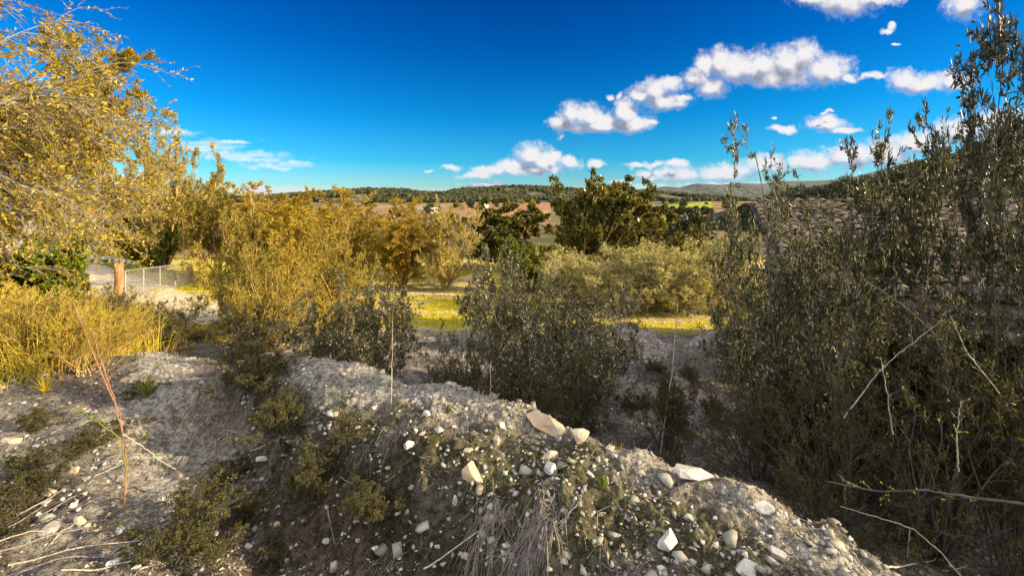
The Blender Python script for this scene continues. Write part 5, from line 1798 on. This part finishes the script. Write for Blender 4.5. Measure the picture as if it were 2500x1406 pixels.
ORDW = ['first', 'second', 'third', 'fourth', 'fifth', 'sixth', 'seventh', 'eighth', 'ninth', 'tenth', 'eleventh', 'twelfth', 'thirteenth', 'fourteenth', 'fifteenth', 'sixteenth']
for i in range(16):
    x, y = far_pt(1592 + i * 9.5, 525 - (i % 2) * 1.0)
    far_tree(x, y, 2.1 + 0.3 * ((i * 7) % 3), (i % 2) * 3, 'small round orchard tree between the green fields, %s from the left in its row' % ORDW[i], 'tree', 'orchard row in the valley', squash=0.9)
rng = np.random.default_rng(44)
items = []
for i in range(80):
    px = rng.uniform(860, 1780); py = rng.choice([rng.uniform(492, 512), rng.uniform(512, 560)], p=[0.7, 0.3])
    x, y = far_pt(px, py)
    if 1585 < px < 1745 and 500 < py < 590:
        continue
    far_tree(x, y, rng.uniform(0.9, 1.9) * (1 + y / 450), i, 'x', 'bush', 'bushes scattered over the valley', 'field_bush', 0.8)
    items.append((last_far, px, py, 'round golden-green bush' if i % 4 == 2 else 'round dark bush'))
place_labels(items, [(1045, 521, 'long white farm building'), (1180, 507, 'small pale valley house'), (1240, 500, 'orange field'), (1330, 520, 'gap before the largest dark tree'), (1645, 492, 'tiny white house'), (1668, 506, 'grey-green field tree'), (1500, 495, 'brown strip between the dark trees'), (920, 505, 'gap between the golden trees'), (1740, 500, 'right end of the green field'), (1130, 540, 'straw-coloured tree')])
for px, py, s, lb in [(1668, 506, 3.6, 'grey-green tree standing in front of the bright green field'), (1640, 497, 4.4, 'broad tree left of the bright green field'), (1625, 590, 1.6, 'round pale bush below the stubble field'), (1690, 600, 2.2, 'dark round bush left of the big wild olive')]:
    x, y = far_pt(px, py)
    far_tree(x, y, s, 1, lb, 'tree', None, 'field_tree')


def farmhouse(px, py, w, d, h, rz, label, mat='render'):
    x, y = far_pt(px, py)
    z = float(H(x, y))
    e = tag(empty('farmhouse', (x, y, z), rz), label, 'house')
    g = Geo()
    V = np.array([[sx * w / 2, sy * d / 2, zz] for zz in (-0.3, h) for sx in (-1, 1) for sy in (-1, 1)])
    g.add(V, np.array([[0, 1, 3, 2], [4, 6, 7, 5], [0, 4, 5, 1], [2, 3, 7, 6], [0, 2, 6, 4], [1, 5, 7, 3]]))
    g.add(np.array([[-w / 2, -d / 2, h], [-w / 2, d / 2, h], [-w / 2, 0, h + d * 0.22]]), np.array([[0, 1, 2]]))
    g.add(np.array([[w / 2, -d / 2, h], [w / 2, 0, h + d * 0.22], [w / 2, d / 2, h]]), np.array([[0, 1, 2]]))
    obj('wall', g.mesh('house_wall', M[mat]), e)
    g = Geo()
    o_ = 0.4; hw = w / 2 + o_; hd = d / 2 + o_; zr = h + d * 0.22 + 0.12; ze = h - o_ * 0.44 + 0.1
    V = np.array([[-hw, -hd, ze], [hw, -hd, ze], [hw, 0, zr], [-hw, 0, zr], [hw, hd, ze], [-hw, hd, ze]])
    g.add(np.concatenate([V, V + [0, 0, 0.15]]), np.array([[6, 7, 8, 9], [9, 8, 10, 11], [0, 3, 2, 1], [3, 5, 4, 2], [0, 1, 7, 6], [4, 5, 11, 10], [1, 2, 8, 7], [2, 4, 10, 8], [0, 6, 9, 3], [3, 9, 11, 5]]))
    obj('roof', g.mesh('house_roof', M['roof_far']), e)
    for sx in (-0.3, 0.0, 0.3):
        Vw = np.array([[sx * w - 0.5, -d / 2 - 0.03, 0.9], [sx * w + 0.5, -d / 2 - 0.03, 0.9], [sx * w + 0.5, -d / 2 - 0.03, 2.0], [sx * w - 0.5, -d / 2 - 0.03, 2.0]])
        obj('window', Geo().add(np.concatenate([Vw, Vw + [0, 0.02, 0]]), np.array([[0, 1, 2, 3], [7, 6, 5, 4], [0, 4, 5, 1], [1, 5, 6, 2], [2, 6, 7, 3], [3, 7, 4, 0]])).mesh('window', M['dark_in']), e)


farmhouse(1045, 521, 13, 6, 2.6, 0.1, 'long low white farm building left in the valley')
farmhouse(1180, 507, 9, 6, 3.2, -0.3, 'small pale house among bushes in the valley')
farmhouse(1645, 492, 9, 6, 3.5, 0.2, 'tiny white house at the foot of the far hills')

x, y = far_pt(1661, 551)
z = float(H(x, y))
o = obj('wooden_pole', Geo().add(*polyline_tube([(0, 0, -0.3), (0.02, 0, 3.4)], 0.14, 8, 0.10)).mesh('wooden_pole', M['post'], True), None, (x, y, z))
tag(o, 'lone wooden pole standing in the green field', 'pole')
